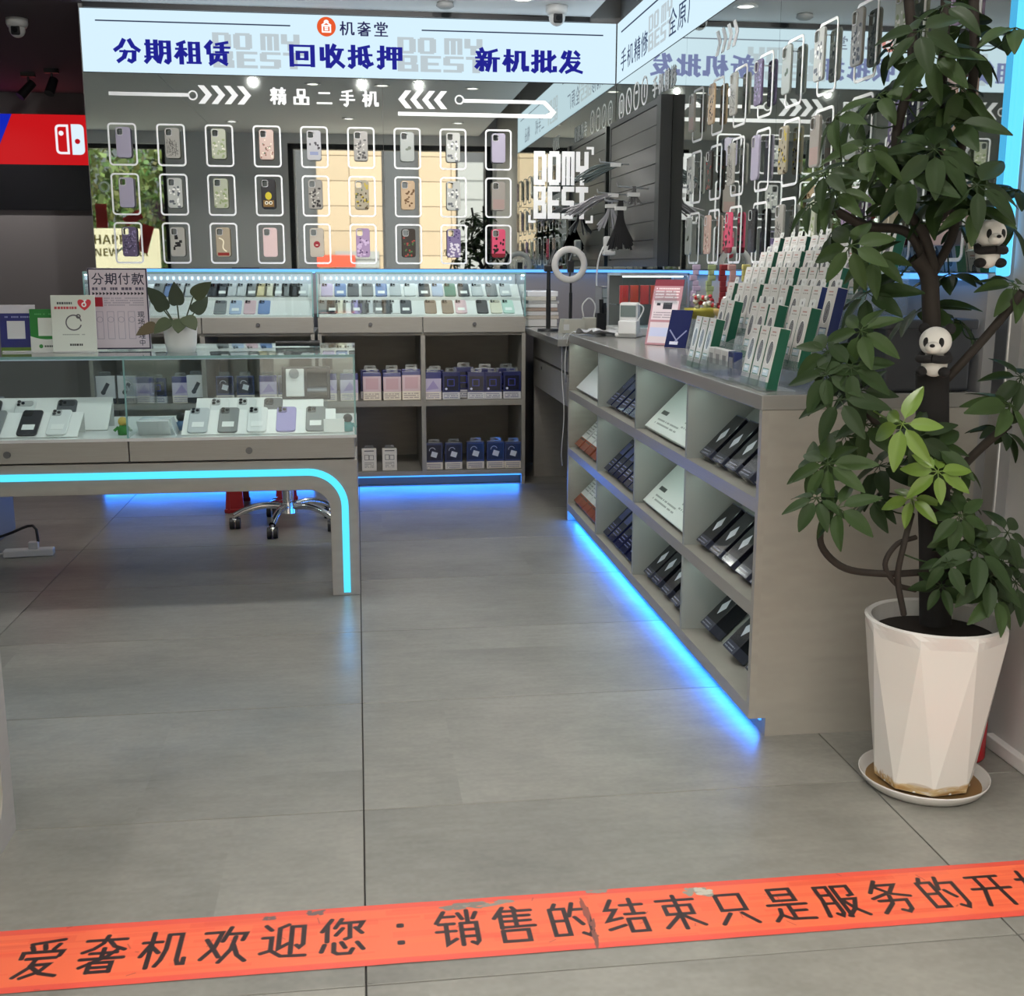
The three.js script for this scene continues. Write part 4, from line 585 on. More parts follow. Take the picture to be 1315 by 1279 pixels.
// ---------- tiered acrylic stand with boxed cables ----------
{
  const tiers = 6, X0 = 1.02, DX = 0.082, Y0 = 0.897, DY = 0.050;
  const st = thing('acrylic_stand', 'clear tiered acrylic stand holding white cable boxes on the side counter', 'stand', [0, 0, 0]);
  for (let k = 0; k < tiers; k++) part('tier', bb(X0 + k * DX - 0.012, X0 + (k + 1) * DX - 0.014, Y0 + k * DY - 0.004, Y0 + k * DY, -3.52 - k * 0.1, k > 2 ? -2.99 : -2.76), M.acrylic, st);
  for (const z of [-3.3, -3.02]) part('side_plate', poly([[X0 - 0.012, 0.893], [X0 + tiers * DX - 0.014, 0.893], [X0 + tiers * DX - 0.014, Y0 + tiers * DY], [X0 - 0.012, 0.945]].map((p) => [p[0], p[1]]), 0.003).translate(0, 0, z), M.acrylic, st);
  for (let k = 0; k < tiers; k++) part('lip', bb(X0 + k * DX - 0.014, X0 + k * DX - 0.011, Y0 + k * DY, Y0 + k * DY + 0.035, -3.52 - k * 0.1, k > 2 ? -2.99 : -2.76), M.acrylic, st);
  const front = (side) => canvasTex(96, 220, (x, w, h) => {
    x.fillStyle = '#d9d6d2'; x.fillRect(0, 0, w, h); x.fillStyle = '#b98f88'; x.fillRect(26, 16, 40, 5); x.fillStyle = '#8f8a86'; lines(x, 22, 28, 50, 1, 9, 4);
    x.fillStyle = '#efefec'; x.beginPath(); x.ellipse(48, 92, 28, 44, 0, 0, 7); x.fill(); x.fillStyle = '#35343a'; x.beginPath(); x.ellipse(48, 92, 24, 40, 0, 0, 7); x.fill(); x.strokeStyle = '#8b8a8f'; x.lineWidth = 4; for (let i = 0; i < 4; i++) { x.beginPath(); x.ellipse(48, 92, 6 + i * 5, 14 + i * 7, 0.2, 0, 7); x.stroke(); }
    x.fillStyle = '#cfe0ea'; x.fillRect(16, 150, 64, 26); x.strokeStyle = side; x.lineWidth = 3; x.strokeRect(16, 150, 64, 26); x.fillStyle = side; x.fillRect(0, 196, w, 24); x.fillStyle = '#f2f6f8'; x.fillRect(20, 156, 40, 8);
  });
  const mG = mat(0xffffff, { map: front('#57806f'), roughness: 0.2 }), mB = mat(0xffffff, { map: front('#333a6a'), roughness: 0.2 }), green = mat([0.012, 0.11, 0.065], { roughness: 0.3 }), navy = mat([0.02, 0.035, 0.14], { roughness: 0.25 });
  const W = 0.062, Hh = 0.158, T = 0.03, lean = -0.2;
  const body = planarUv(rb(W, Hh, T, 0.0015)).translate(0, Hh / 2, -T / 2).rotateX(lean), band = bx(0.0012, Hh - 0.004, T - 0.003, W / 2, Hh / 2, -T / 2).rotateX(lean), tab = (() => { const s = roundRect(0.036, 0.026, 0.006), p = new THREE.Path(); p.absarc(0, 0.002, 0.005, 0, 6.283); s.holes.push(p); return slab(s, 0.001).translate(0, Hh + 0.008, -T / 2).rotateX(lean); })();
  const put = (k, z, blue, n, s = 1) => {
    const t = thing('cable_box', `white cable box with ${blue ? 'navy' : 'green'} side, ${ORD[n - 1]} from the desk on the ${ORD[k]} stand tier`, 'box', [X0 + k * DX, Y0 + k * DY + 0.001, z], -Math.PI / 2 + rr(-0.04, 0.04), `boxed cables on tier ${k + 1} of the acrylic stand`);
    part('carton', body, blue ? mB : mG, t); part('side_band', band, blue ? navy : green, t); if (k > 0) part('hang_tab', tab, M.whitePl, t); t.scale.setScalar(s);
  };
  const plan = [[-3.485, -3.415, -3.345, -2.965, -2.893, -2.82], [-3.50, -3.43, -3.21, -3.14, -3.06, -2.9, -2.83], null, null, null, null];
  for (let k = 0; k < tiers; k++) { const zs = plan[k] ?? Array.from({ length: 16 }, (_, i) => -3.52 - k * 0.1 + 0.04 + i * 0.068 + Math.floor((i + k) / 3) * 0.034).filter((z) => z < (k > 2 ? -3.03 : -2.8)); zs.forEach((z, i) => put(k, z, k > 1 && z > -3.02, i + 1)); }
  // low carton of flat packs in the gap of the front tier
  const lo = thing('cable_tray', 'clear tray with short barcode packs between the front cable boxes', 'tray', [1.03, 0.898, -3.15], -Math.PI / 2);
  part('tray', [bx(0.26, 0.05, 0.003, 0, 0.025, 0.03), bx(0.26, 0.003, 0.05, 0, 0.0015, 0.004)], M.acrylic, lo);
  for (let i = 0; i < 4; i++) { const p = part('pack', rb(0.052, 0.07, 0.024, 0.002, -0.095 + i * 0.06, 0.04, 0), i === 3 ? navy : M.whitePl, lo); part('barcode', bx(0.03, 0.03, 0.0008, -0.095 + i * 0.06, 0.045, 0.0125), M.grey, p); }
  single('storage_bin', 'dark slate storage bin at the plant end of the side counter', 'bin', [rbb(1.30, 1.53, 0.894, 1.06, -2.95, -2.72, 0.01), rbb(1.29, 1.54, 1.05, 1.075, -2.96, -2.71, 0.006)], mat([0.045, 0.05, 0.06], { roughness: 0.5 }));
}
// ---------- things on the side counter and desk ----------
{
  const y = 0.894;
  const gb = thing('glass_cabinet', 'small glass display cabinet with red packets on the side counter', 'cabinet', [1.34, y, -5.30]);
  part('base', rbb(-0.16, 0.16, 0, 0.035, -0.14, 0.16, 0.004), M.whitePl, gb); part('frame', [bb(-0.16, 0.16, 0.27, 0.282, -0.13, 0.15), bb(-0.16, -0.152, 0.03, 0.28, -0.13, -0.12), bb(0.152, 0.16, 0.03, 0.28, -0.13, -0.12), bb(0.152, 0.16, 0.03, 0.28, 0.14, 0.15)], M.alu, gb);
  part('shelf', bb(-0.15, 0.15, 0.135, 0.14, -0.12, 0.14), M.glass, gb); part('back_panel', bb(-0.15, 0.15, 0.036, 0.27, -0.13, -0.125), mat([0.16, 0.17, 0.16]), gb); part('pane', bb(-0.15, 0.15, 0.036, 0.27, 0.145, 0.149), M.glass, gb);
  const lampBar = part('light_bar', bb(-0.14, 0.14, 0.262, 0.269, 0.1, 0.12), glow(0.95, 1, 0.95, 2.2), gb); areaLight([0.95, 1, 0.95], 6, 0.28, 0.012, [0, 0.258, 0.11], [1.34, 0.9, -5.25], gb);
  for (let i = 0; i < 6; i++) single('red_packet', `small red packet, ${ORD[i]} from the terminal side in the glass cabinet`, 'packet', rb(0.04, 0.085, 0.02, 0.002, 0, 0.0425, 0), mat([0.42, 0.03 + 0.02 * (i % 2), 0.03], { roughness: 0.3 }), [1.215 + i * 0.048, y + 0.1405, -5.23], 0, 'red packets in the small glass cabinet');
  const wr = thing('card_terminal', 'white desktop terminal with curved cord before the glass cabinet', 'terminal', [1.21, y, -5.08], -0.5);
  part('body', [rb(0.085, 0.15, 0.06, 0.012, 0, 0.078, 0), rb(0.1, 0.02, 0.12, 0.008, 0, 0.01, 0.01)], M.whitePl, wr); part('screen', bx(0.07, 0.05, 0.002, 0, 0.115, 0.031), mat([0.16, 0.2, 0.19], { roughness: 0.2 }), wr); part('box', rb(0.085, 0.06, 0.05, 0.006, 0.01, 0.045, 0.055), M.white, wr); part('cord', tube([[0.04, 0.06, 0.03], [0.07, 0.13, 0.03], [0.05, 0.15, 0.04]], 0.003), M.white, wr);
  const ps = canvasTex(160, 340, (x, w, h) => { x.fillStyle = '#b5868f'; x.fillRect(0, 0, w, h); x.fillStyle = '#d9ccd2'; x.fillRect(10, 110, 140, 100); x.fillRect(10, 222, 140, 108); x.fillStyle = '#7e3340'; x.fillRect(0, 0, w, 34); x.fillStyle = '#f3e9ea'; lines(x, 14, 44, 130, 4, 15, 7); x.fillStyle = '#3b3b44'; x.fillRect(30, 122, 20, 14); x.fillRect(66, 120, 50, 34); x.fillStyle = '#8b7f8a'; lines(x, 20, 170, 120, 3, 12, 5); x.fillStyle = '#c3c9e6'; x.fillRect(14, 250, 132, 46); });
  const pf = thing('leaflet_stand', 'leaning pink and white price leaflet stand on the side counter', 'leaflet stand', [1.20, y, -4.52], -0.75);
  part('leaflet', planarUv(bx(0.13, 0.27, 0.004)).translate(0, 0.135, 0).rotateX(-0.3), mat(0xffffff, { map: ps, roughness: 0.25 }), pf); part('prop', bx(0.1, 0.22, 0.003).translate(0, 0.11, 0).rotateX(0.25).translate(0, 0, -0.09), M.acrylic, pf);
  const lf = thing('leaflet_stand', 'small navy leaflet leaning beside the pink price leaflet', 'leaflet stand', [1.22, y, -4.36], -0.9);
  part('leaflet', planarUv(bx(0.1, 0.15, 0.003)).translate(0, 0.075, 0).rotateX(-0.3), mat(0xffffff, { roughness: 0.2, map: canvasTex(100, 150, (x, w, h) => { x.fillStyle = '#20264f'; x.fillRect(0, 0, w, h); x.strokeStyle = '#8f93b4'; x.lineWidth = 6; x.beginPath(); x.moveTo(10, 80); x.lineTo(60, 130); x.moveTo(90, 80); x.lineTo(40, 130); x.stroke(); x.fillStyle = '#d6d7e6'; x.fillRect(20, 126, 40, 12); }) }), lf);
  // charms: bowls with flower strings and hanging ribbons
  [['yellow-green bowl of trinkets under red and lilac ribbons', 1.34, -4.42, [0.40, 0.36, 0.05]], ['tan bowl of trinkets beside the yellow-green bowl', 1.42, -4.30, [0.38, 0.27, 0.10]]].forEach(([l, x, z, c]) => {
    const t = thing('trinket_bowl', l, 'bowl', [x, y + 0.105, z], 0, 'trinket bowls'); part('bowl', lathe([[0, 0], [0.045, 0.004], [0.065, 0.03], [0.068, 0.045], [0.06, 0.04], [0.0, 0.02]], 24), mat(c, { roughness: 0.4 }), t); part('foot', cyl(0.04, 0.05, 0.105, 0, -0.0525, 0), M.acrylic, t);
    const f = [], g2 = []; for (let i = 0; i < 26; i++) { const a = rr(0, 6.28), r = rr(0, 0.06); (i % 3 ? f : g2).push(new THREE.IcosahedronGeometry(rr(0.008, 0.014), 0).translate(r * Math.cos(a), 0.045 + rr(0, 0.05), r * Math.sin(a))); }
    part('silver_blossoms', f, mat([0.55, 0.56, 0.52], { roughness: 0.25, metalness: 0.4 }), t); part('red_blossoms', g2, mat([0.38, 0.02, 0.03]), t);
  });
  [['lilac', [0.42, 0.33, 0.45], 1.36, -4.60], ['green leafy', [0.28, 0.34, 0.16], 1.40, -4.52], ['dark red', [0.20, 0.012, 0.015], 1.42, -4.43], ['dusty pink', [0.5, 0.28, 0.26], 1.44, -4.36], ['straw yellow', [0.5, 0.44, 0.14], 1.46, -4.28], ['cream blossom', [0.5, 0.48, 0.36], 1.48, -4.22]].forEach(([n, c, x, z]) => {
    const t = thing('hanging_charm', `${n} phone charm hanging above the trinket bowls`, 'charm', [x, y, z], 0, 'phone charms above the trinket bowls'); part('rod', [rod([0, 0, 0], [0, 0.33, 0], 0.003), cyl(0.016, 0.016, 0.004, 0, 0.002, 0, 12)], M.acrylic, t);
    const b = []; for (let i = 0; i < 8; i++) b.push(rb(0.024 + 0.008 * (i % 2), 0.022, 0.014, 0.004, rr(-0.008, 0.008), 0.16 + i * 0.021, 0.008)); part('tassel', b, mat(c), t); part('bead', new THREE.SphereGeometry(0.009, 10, 8).translate(0, 0.135, 0.008), M.chrome, t);
  });
  // desk
  const dy = 0.869, dk = [['white', 0.042], ['beige', 0.02], ['pale', 0.024], ['brownish', 0.02], ['white', 0.022], ['grey', 0.018], ['ivory', 0.022], ['top white', 0.03]]; let h = dy;
  dk.forEach(([n, t], i) => { single('document_box', `${n} flat box, ${ORD[i]} from below in the stack on the desk`, 'box', rb(0.19 - 0.002 * i, t - 0.001, 0.24, 0.003, 0, t / 2, 0), mat([[0.62, 0.6, 0.58], [0.5, 0.44, 0.38], [0.62, 0.6, 0.6], [0.36, 0.27, 0.22], [0.68, 0.68, 0.68], [0.4, 0.39, 0.38], [0.6, 0.57, 0.5], [0.75, 0.74, 0.76]][i], { roughness: 0.4 }), [1.035 + 0.006 * (i % 2), h, -6.62], 0.05 * ((i % 3) - 1), 'flat boxes stacked on the desk'); h += t; });
  const mic = thing('phone_holder', 'black upright phone arm with clamp on the desk edge', 'stand', [1.0, dy, -6.05]); part('base', cyl(0.055, 0.06, 0.012, 0, 0.006, 0), M.black, mic); part('pole', [rod([0, 0.01, 0], [0, 0.22, 0], 0.0125), rod([0, 0.22, 0], [0, 0.31, 0], 0.010)], M.black, mic); part('clamp', [rb(0.05, 0.035, 0.03, 0.008, 0, 0.325, 0), rod([0, 0.33, 0], [0.035, 0.42, -0.02], 0.012)], M.black, mic);
  const rl = thing('ring_light', 'round ring light on a slim black stand above the desk', 'ring light', [1.115, dy, -6.03]); part('stand', [rod([0, 0, 0], [0, 0.2, 0], 0.009), rod([0, 0.2, 0], [0, 0.25, 0], 0.006), cyl(0.05, 0.055, 0.01, 0, 0.005, 0)], M.black, rl); part('ring', new THREE.TorusGeometry(0.078, 0.0175, 12, 40).scale(1, 1, 0.6).translate(-0.008, 0.345, 0), mat([0.66, 0.64, 0.62], { roughness: 0.35 }), rl); part('phone_clip', [rb(0.035, 0.06, 0.012, 0.004, 0, 0.335, -0.01), rod([-0.008, 0.27, 0], [0, 0.32, -0.01], 0.005)], M.black, rl);
  const ro = thing('router', 'white trapezoid router box on the desk before the ring light', 'router', [1.095, dy, -5.88], 0.1); part('body', poly([[-0.062, 0], [0.062, 0], [0.055, 0.07], [-0.052, 0.07]], 0.08).translate(0, 0, -0.04), M.cream, ro); part('label', bx(0.03, 0.03, 0.001, -0.04, 0.03, 0.041), M.white, ro);
  const ch = thing('charger_block', 'ivory charger block with looped white cable on the desk', 'charger', [1.19, dy, -5.9]); part('block', rb(0.07, 0.075, 0.05, 0.006, 0, 0.04, 0), M.cream, ch); part('cable', tube([[-0.03, 0.08, 0], [-0.035, 0.14, 0], [0, 0.175, 0], [0.03, 0.14, 0], [0.025, 0.08, 0]], 0.004), M.white, ch);
  const pen = thing('pen_holder', 'black square pen holder on the desk', 'pen holder', [1.262, dy, -5.88]); part('cup', [bb(-0.04, 0.04, 0, 0.1, -0.03, 0.03)], M.black, pen); part('pen', [rod([-0.01, 0.08, 0], [-0.015, 0.17, 0.005], 0.012), rod([0.012, 0.08, 0], [0.006, 0.15, -0.01], 0.009)], M.black, pen);
  const cup = thing('paper_cup', 'pale grey cup beside the black pen holder', 'cup', [1.325, dy, -5.84]); part('cup', lathe([[0, 0], [0.026, 0], [0.036, 0.115], [0.034, 0.115], [0.025, 0.004], [0, 0.004]], 20), M.whitePl, cup);
  const cb = thing('parts_drawers', 'clear plastic drawer unit of small parts at the back of the desk', 'drawer unit', [1.40, dy, -6.25]); part('shell', [bb(-0.09, 0.09, 0, 0.004, -0.08, 0.08), bb(-0.09, -0.086, 0, 0.23, -0.08, 0.08), bb(0.086, 0.09, 0, 0.23, -0.08, 0.08), bb(-0.09, 0.09, 0.226, 0.23, -0.08, 0.08)], M.grey, cb); for (let i = 0; i < 4; i++) { const d = part('drawer', rbb(-0.084, 0.084, 0.008 + i * 0.054, 0.058 + i * 0.054, -0.07, 0.082, 0.003), mat([0.34, 0.38, 0.37], { roughness: 0.25 }), cb); part('handle', bx(0.03, 0.008, 0.008, 0, 0.03 + i * 0.054, 0.086), M.white, d); }
  const bag = thing('plastic_bag', 'crumpled white plastic bags lying at the counter corner', 'bag', [1.14, 0.894, -5.2], 0.3); { const g = new THREE.PlaneGeometry(0.26, 0.18, 22, 16).rotateX(-Math.PI / 2), p = g.attributes.position; for (let i = 0; i < p.count; i++) p.setY(i, 0.004 + 0.03 * Math.abs(vnoise(p.getX(i) * 30 + 9, p.getZ(i) * 50 + 9, 64))); g.computeVertexNormals(); part('film', g, mat([0.60, 0.60, 0.62], { roughness: 0.3, side: THREE.DoubleSide }), bag); }
  single('desk_cable', 'thin white cable drooping over the edge of the desk', 'cable', tube([[1.06, 0.875, -5.6], [0.985, 0.872, -5.5], [0.975, 0.7, -5.48], [0.982, 0.5, -5.45], [0.975, 0.3, -5.47], [0.985, 0.24, -5.5]], 0.0022, 40), M.white);
  single('desk_cable', 'second white cable hanging beside the pigeonholes', 'cable', tube([[1.12, 0.90, -5.3], [0.99, 0.9, -5.32], [0.972, 0.82, -5.36], [0.974, 0.68, -5.38], [0.985, 0.66, -5.41]], 0.0022, 40), M.white);
  const sc = thing('barcode_scanner', 'pale handheld scanner on a bent wire stand at the mirror foot', 'scanner', [1.41, dy, -6.55]); part('wire', tube([[0, 0, 0.03], [-0.05, 0.2, 0.02], [-0.04, 0.38, 0.01], [0.0, 0.47, 0]], 0.005), M.whitePl, sc); part('head', [rb(0.045, 0.09, 0.04, 0.012, 0.01, 0.46, 0), rb(0.07, 0.025, 0.05, 0.008, 0.02, 0.41, 0)], M.whitePl, sc); part('foot', cyl(0.04, 0.045, 0.01, 0, 0.005, 0.03), M.whitePl, sc);
}
// ---------- slat panel with hanging cables ----------
{
  const t = thing('slat_panel', 'dark grey framed slat panel on the side mirror near the corner', 'panel', [0, 0, 0]);
  part('board', bb(XR - 0.03, XR - 0.002, 1.24, 2.0, -6.92, -5.80), mat([0.10, 0.10, 0.10], { roughness: 0.35 }), t);
  part('frame', [bb(XR - 0.06, XR - 0.002, 1.205, 2.03, -5.80, -5.72), bb(XR - 0.045, XR - 0.002, 1.205, 1.24, -6.95, -5.80), bb(XR - 0.045, XR - 0.002, 1.24, 2.03, -6.95, -6.92), bb(XR - 0.045, XR - 0.002, 2.0, 2.03, -6.92, -5.80)], mat([0.055, 0.057, 0.06], { roughness: 0.4 }), t);
  for (let i = 0; i < 8; i++) part('slat', rbb(XR - 0.042, XR - 0.03, 1.247 + i * 0.094, 1.338 + i * 0.094, -6.915, -5.805, 0.002), mat([0.105, 0.105, 0.103], { roughness: 0.3 }), t);
  const bundle = (label, c, z, y, n, len, sag, spread, up) => {
    const b = thing('cable_bundle', label, 'cables', [XR - 0.045, y, z], 0, 'charging cables hung on the slat panel');
    part('hook', [rod([0.01, 0, 0], [-0.16, 0.01, 0], 0.004), rod([-0.16, 0.01, 0], [-0.165, 0.03, 0], 0.004)], M.alu, b);
    const g = []; for (let i = 0; i < n; i++) { const dz = rr(-spread, spread), x = rr(-0.12, -0.03), e = len * rr(0.85, 1.05); g.push(up ? tube([[x, 0.0, dz * 0.2], [x - e * 0.4, -sag * 0.3 + rr(-0.015, 0.015), dz * 0.5], [x - e, -sag + rr(-0.02, 0.02), dz]], 0.004, 10, 5) : tube([[-0.075 + (x + 0.075) * 0.25, 0.012, dz * 0.05], [-0.075 + (x + 0.075) * 0.45, -len * 0.4, dz * 0.35], [-0.075 + (x + 0.075) * 1.7, -e, dz]], 0.005, 10, 5)); } part('strands', g, mat(c, { roughness: 0.5 }), b); part('band', bx(0.06, 0.02, 0.03, -0.075, up ? -0.005 : -0.03, 0), M.whitePl, b);
  };
  bundle('teal-grey cables sticking out in a row at the top of the slat panel', [0.10, 0.13, 0.13], -6.45, 1.76, 18, 0.2, 0.09, 0.02, true); bundle('grey braided cables sticking out below the teal-grey row', [0.24, 0.235, 0.25], -6.5, 1.60, 30, 0.24, 0.10, 0.05, true);
  bundle('black cables fanning out like a skirt below the grey braided cables', [0.008, 0.008, 0.01], -6.30, 1.545, 70, 0.24, 0.10, 0, false); bundle('clear bagged cables behind the black cable skirt', [0.30, 0.30, 0.32], -6.55, 1.57, 22, 0.16, 0.09, 0, false);
  bundle('sparse thin cables on the hook nearest the panel frame', [0.12, 0.12, 0.12], -6.0, 1.60, 6, 0.08, 0.05, 0, false);
}
// ---------- things in and on the near glass counter ----------
{
  const y = 0.893, paper = (w, h, f) => mat(0xffffff, { roughness: 0.35, map: canvasTex(w, h, f) });
  const po = thing('notice_board', 'framed lilac-white notice with Chinese headline on the glass counter', 'notice', [-0.877, y, -4.47]);
  part('panel', planarUv(rb(0.214, 0.298, 0.006, 0.002, 0, 0.152, 0)), paper(512, 714, (x, w, h) => {
    x.fillStyle = '#d9cdd8'; x.fillRect(0, 0, w, h); x.strokeStyle = '#1f1c3c'; x.lineWidth = 12; x.strokeRect(8, 8, w - 16, h - 16);
    text(x, '分期付款', 34, 42, 104, 104, 10, 9, 9); x.fillStyle = '#5a536c'; lines(x, 34, 168, 440, 1, 26, 24); x.fillStyle = '#14122a'; for (let i = 0; i < 15; i++) { x.beginPath(); x.moveTo(34 + i * 30, 208); x.lineTo(58 + i * 30, 222); x.lineTo(34 + i * 30, 236); x.fill(); }
    x.fillStyle = '#a81f34'; x.fillRect(30, 254, 88, 82); x.fillStyle = '#a9a0b2'; lines(x, 130, 258, 340, 4, 20, 10); x.strokeStyle = '#8d86a0'; x.lineWidth = 3; for (const u of [56, 150, 240, 330]) { x.strokeRect(u, 380, 56, 240); x.beginPath(); x.arc(u + 28, 450, 24, 0, 7); x.stroke(); }
    x.strokeStyle = '#1f1c3c'; [...'现场办理中'].forEach((c, i) => glyph(x, c, 410, 378 + i * 62, 58, 56, 9));
  }), po); part('foot', bx(0.1, 0.004, 0.07, 0, 0.002, -0.02), M.acrylic, po);
  const stand = (label, x, z, w, h, f, turn = 0) => { const t = thing('payment_stand', label, 'sign', [x, y, z], turn, 'payment signs on the glass counter'); part('card', planarUv(rb(w, h, 0.005, 0.002)).translate(0, h / 2, 0).rotateX(-0.08), paper(Math.round(w * 1600), Math.round(h * 1600), f), t); part('foot', bx(w * 0.9, 0.005, 0.06, 0, 0.0025, -0.02), M.whitePl, t); };
  stand('navy payment sign with a white square and green foot', -1.225, -4.40, 0.125, 0.17, (x, w, h) => { x.fillStyle = '#1b2272'; x.fillRect(0, 0, w, h); x.fillStyle = '#cfcbd6'; x.fillRect(0, 0, w, h * 0.18); x.fillStyle = '#5a7a28'; x.fillRect(0, h * 0.9, w, h * 0.1); x.fillStyle = '#cfcfd4'; x.fillRect(w * 0.2, h * 0.34, w * 0.5, h * 0.38); x.fillStyle = '#8f93c6'; lines(x, w * 0.15, h * 0.24, w * 0.7, 1, 9, 9); });
  stand('green payment sign with a white square between the navy and white signs', -1.118, -4.38, 0.12, 0.155, (x, w, h) => { x.fillStyle = '#d5d7d3'; x.fillRect(0, 0, w, h); x.fillStyle = '#177a2c'; x.beginPath(); x.moveTo(0, 0); x.lineTo(w, 0); x.lineTo(w, h * 0.62); x.quadraticCurveTo(w / 2, h * 0.78, 0, h * 0.62); x.fill(); x.fillStyle = '#d9dcd6'; x.fillRect(w * 0.24, h * 0.2, w * 0.5, h * 0.42); x.fillStyle = '#59a865'; lines(x, w * 0.15, h * 0.1, w * 0.7, 1, 8, 8); x.fillStyle = '#177a2c'; x.beginPath(); x.arc(w * 0.3, h * 0.86, h * 0.045, 0, 7); x.fill(); x.fillStyle = '#333a36'; lines(x, w * 0.4, h * 0.84, w * 0.4, 1, 10, 10); });
  stand('white payment card with red heart emblem beside the lilac notice', -1.022, -4.37, 0.155, 0.205, (x, w, h) => {
    x.fillStyle = '#dadfd7'; x.fillRect(0, 0, w, h); const u = w * 0.76, v = h * 0.14, r = h * 0.075; x.fillStyle = '#d2313f'; x.beginPath(); x.moveTo(u, v + r * 1.7); x.bezierCurveTo(u - r * 2.6, v, u - r * 1.4, v - r * 1.6, u, v - r * 0.5); x.bezierCurveTo(u + r * 1.4, v - r * 1.6, u + r * 2.6, v, u, v + r * 1.7); x.fill(); x.strokeStyle = '#fff'; x.lineWidth = r * 0.3; x.beginPath(); x.arc(u - r * 0.1, v + r * 0.35, r * 0.42, 0, 7); x.moveTo(u + r * 0.3, v + r * 0.3); x.lineTo(u, v - r * 0.6); x.lineTo(u + r * 0.5, v - r * 0.7); x.stroke();
    x.fillStyle = '#40464a'; lines(x, w * 0.08, h * 0.12, w * 0.4, 1, 10, 13); x.fillStyle = '#c2414c'; lines(x, w * 0.08, h * 0.2, w * 0.52, 1, 10, 14); x.strokeStyle = '#55535a'; x.lineWidth = 7; x.beginPath(); x.arc(w * 0.5, h * 0.48, h * 0.13, 0.3, 6.1); x.stroke(); x.beginPath(); x.arc(w * 0.61, h * 0.37, h * 0.03, 0, 7); x.stroke(); x.fillStyle = '#9aa09a'; lines(x, w * 0.24, h * 0.68, w * 0.5, 1, 8, 6); x.fillStyle = '#2c2e30'; lines(x, w * 0.34, h * 0.85, w * 0.34, 1, 10, 12);
  });
  // small potted plant
  const pl = thing('potted_pothos', 'small green houseplant in a white cup on the glass counter', 'plant', [-0.645, y, -4.36]);
  part('cup', lathe([[0, 0], [0.05, 0], [0.056, 0.03], [0.062, 0.1], [0.058, 0.1], [0.05, 0.02], [0, 0.02]], 28), M.whitePl, pl); part('soil', cyl(0.056, 0.056, 0.01, 0, 0.088, 0), M.soil, pl);
  const lf = (() => { const s = new THREE.Shape(); s.moveTo(0, 0).bezierCurveTo(-0.03, -0.012, -0.045, 0.03, 0, 0.085).bezierCurveTo(0.045, 0.03, 0.03, -0.012, 0, 0); return new THREE.ExtrudeGeometry(s, { depth: 0.0012, bevelEnabled: false, curveSegments: 8 }); })();
  const gm = [mat([0.018, 0.034, 0.014], { roughness: 0.45 }), mat([0.035, 0.055, 0.016], { roughness: 0.45 }), mat([0.07, 0.05, 0.018], { roughness: 0.5 })];
  [[-0.05, 0.15, 0.02, 0.4, 0.9, 0], [0.055, 0.2, 0.02, -0.9, 0.2, 1], [0.0, 0.17, 0.04, 0.1, 0.3, 0], [-0.03, 0.12, 0.05, 0.6, 2.2, 1], [0.03, 0.13, 0.05, -0.5, 2.5, 1], [-0.08, 0.1, 0.03, 0.9, 2.3, 2], [0.05, 0.14, -0.02, -0.6, 1.6, 0], [-0.06, 0.17, -0.02, 0.7, 0.7, 0], [0.01, 0.12, 0.055, 0.0, 2.8, 1]].forEach(([a, b, c, rz, rx, k]) => { const o = part('leaf', lf, gm[k], pl); o.position.set(a, b, c); o.rotation.set(-rx * 0.35, 0, rx > 2 ? Math.PI - rz : rz); });
  part('stem', [[-0.05, 0.15, 0.02], [0.055, 0.2, 0.02], [0, 0.17, 0.04], [-0.03, 0.12, 0.05], [0.03, 0.13, 0.05], [-0.08, 0.1, 0.03], [0.05, 0.14, -0.02], [-0.06, 0.17, -0.02]].map((p) => rod([p[0] * 0.2, 0.09, p[2] * 0.2], p, 0.0025)), gm[1], pl);
  single('marker_pen', 'black marker pen lying on the glass counter', 'pen', [rod([-0.07, 0.012, 0], [0.06, 0.012, 0.01], 0.010), rod([0.06, 0.012, 0.01], [0.1, 0.012, 0.013], 0.012)], M.black, [-0.25, y, -4.6], 0.05);
  // inside
  const cy = 0.603, riser = (label, x0, x1, z, h, d, m) => { const t = thing('display_riser', label, 'riser', [0, cy, 0], 0, 'sloped risers inside the glass counter'); part('slope', poly([[0, 0.002], [d, h], [d, h - 0.004], [0.004, 0.0]].map((p) => [p[0], p[1]]), x1 - x0).rotateY(Math.PI / 2).translate(x0, 0, z), m, t); part('back_leg', bb(x0, x1, 0, h - 0.003, z - d, z - d + 0.004), m, t); return Math.atan2(h, d); };
  const a1 = riser('white sloped phone riser in the drawer-side bay next to the plant', -0.64, -0.09, TZ - 0.05, 0.075, 0.13, M.white); const a2 = riser('white sloped phone riser in the bay under the payment signs', -1.75, -1.0, TZ - 0.05, 0.075, 0.13, M.white); riser('second white riser behind the phones under the payment signs', -1.5, -0.93, TZ - 0.22, 0.11, 0.13, M.white); riser('low white riser behind the bay next to the plant', -0.62, -0.14, TZ - 0.23, 0.10, 0.13, M.white);
  const tp = -Math.PI / 2 + a1;
  [['silver', -0.585], ['grey', -0.478], ['white', -0.375], ['purple', -0.27], ['grey', -0.163]].forEach(([c, x], i) => phone(c, `${c} phone, ${ORD[i]} from the divider on the riser below the small houseplant`, [x, cy + 0.005, TZ - 0.056], tp, 'phones on the front riser of the glass counter', { tag: i !== 3 }));
  [['white', -0.53], ['white', -0.43], ['graphite', -0.33]].forEach(([c, x], i) => phone(c, `${c} phone, ${ORD[i]} from the divider on the rear riser in the glass counter`, [x, cy + 0.005, TZ - 0.236], -Math.PI / 2 + 0.65, 'phones on the rear riser of the glass counter'));
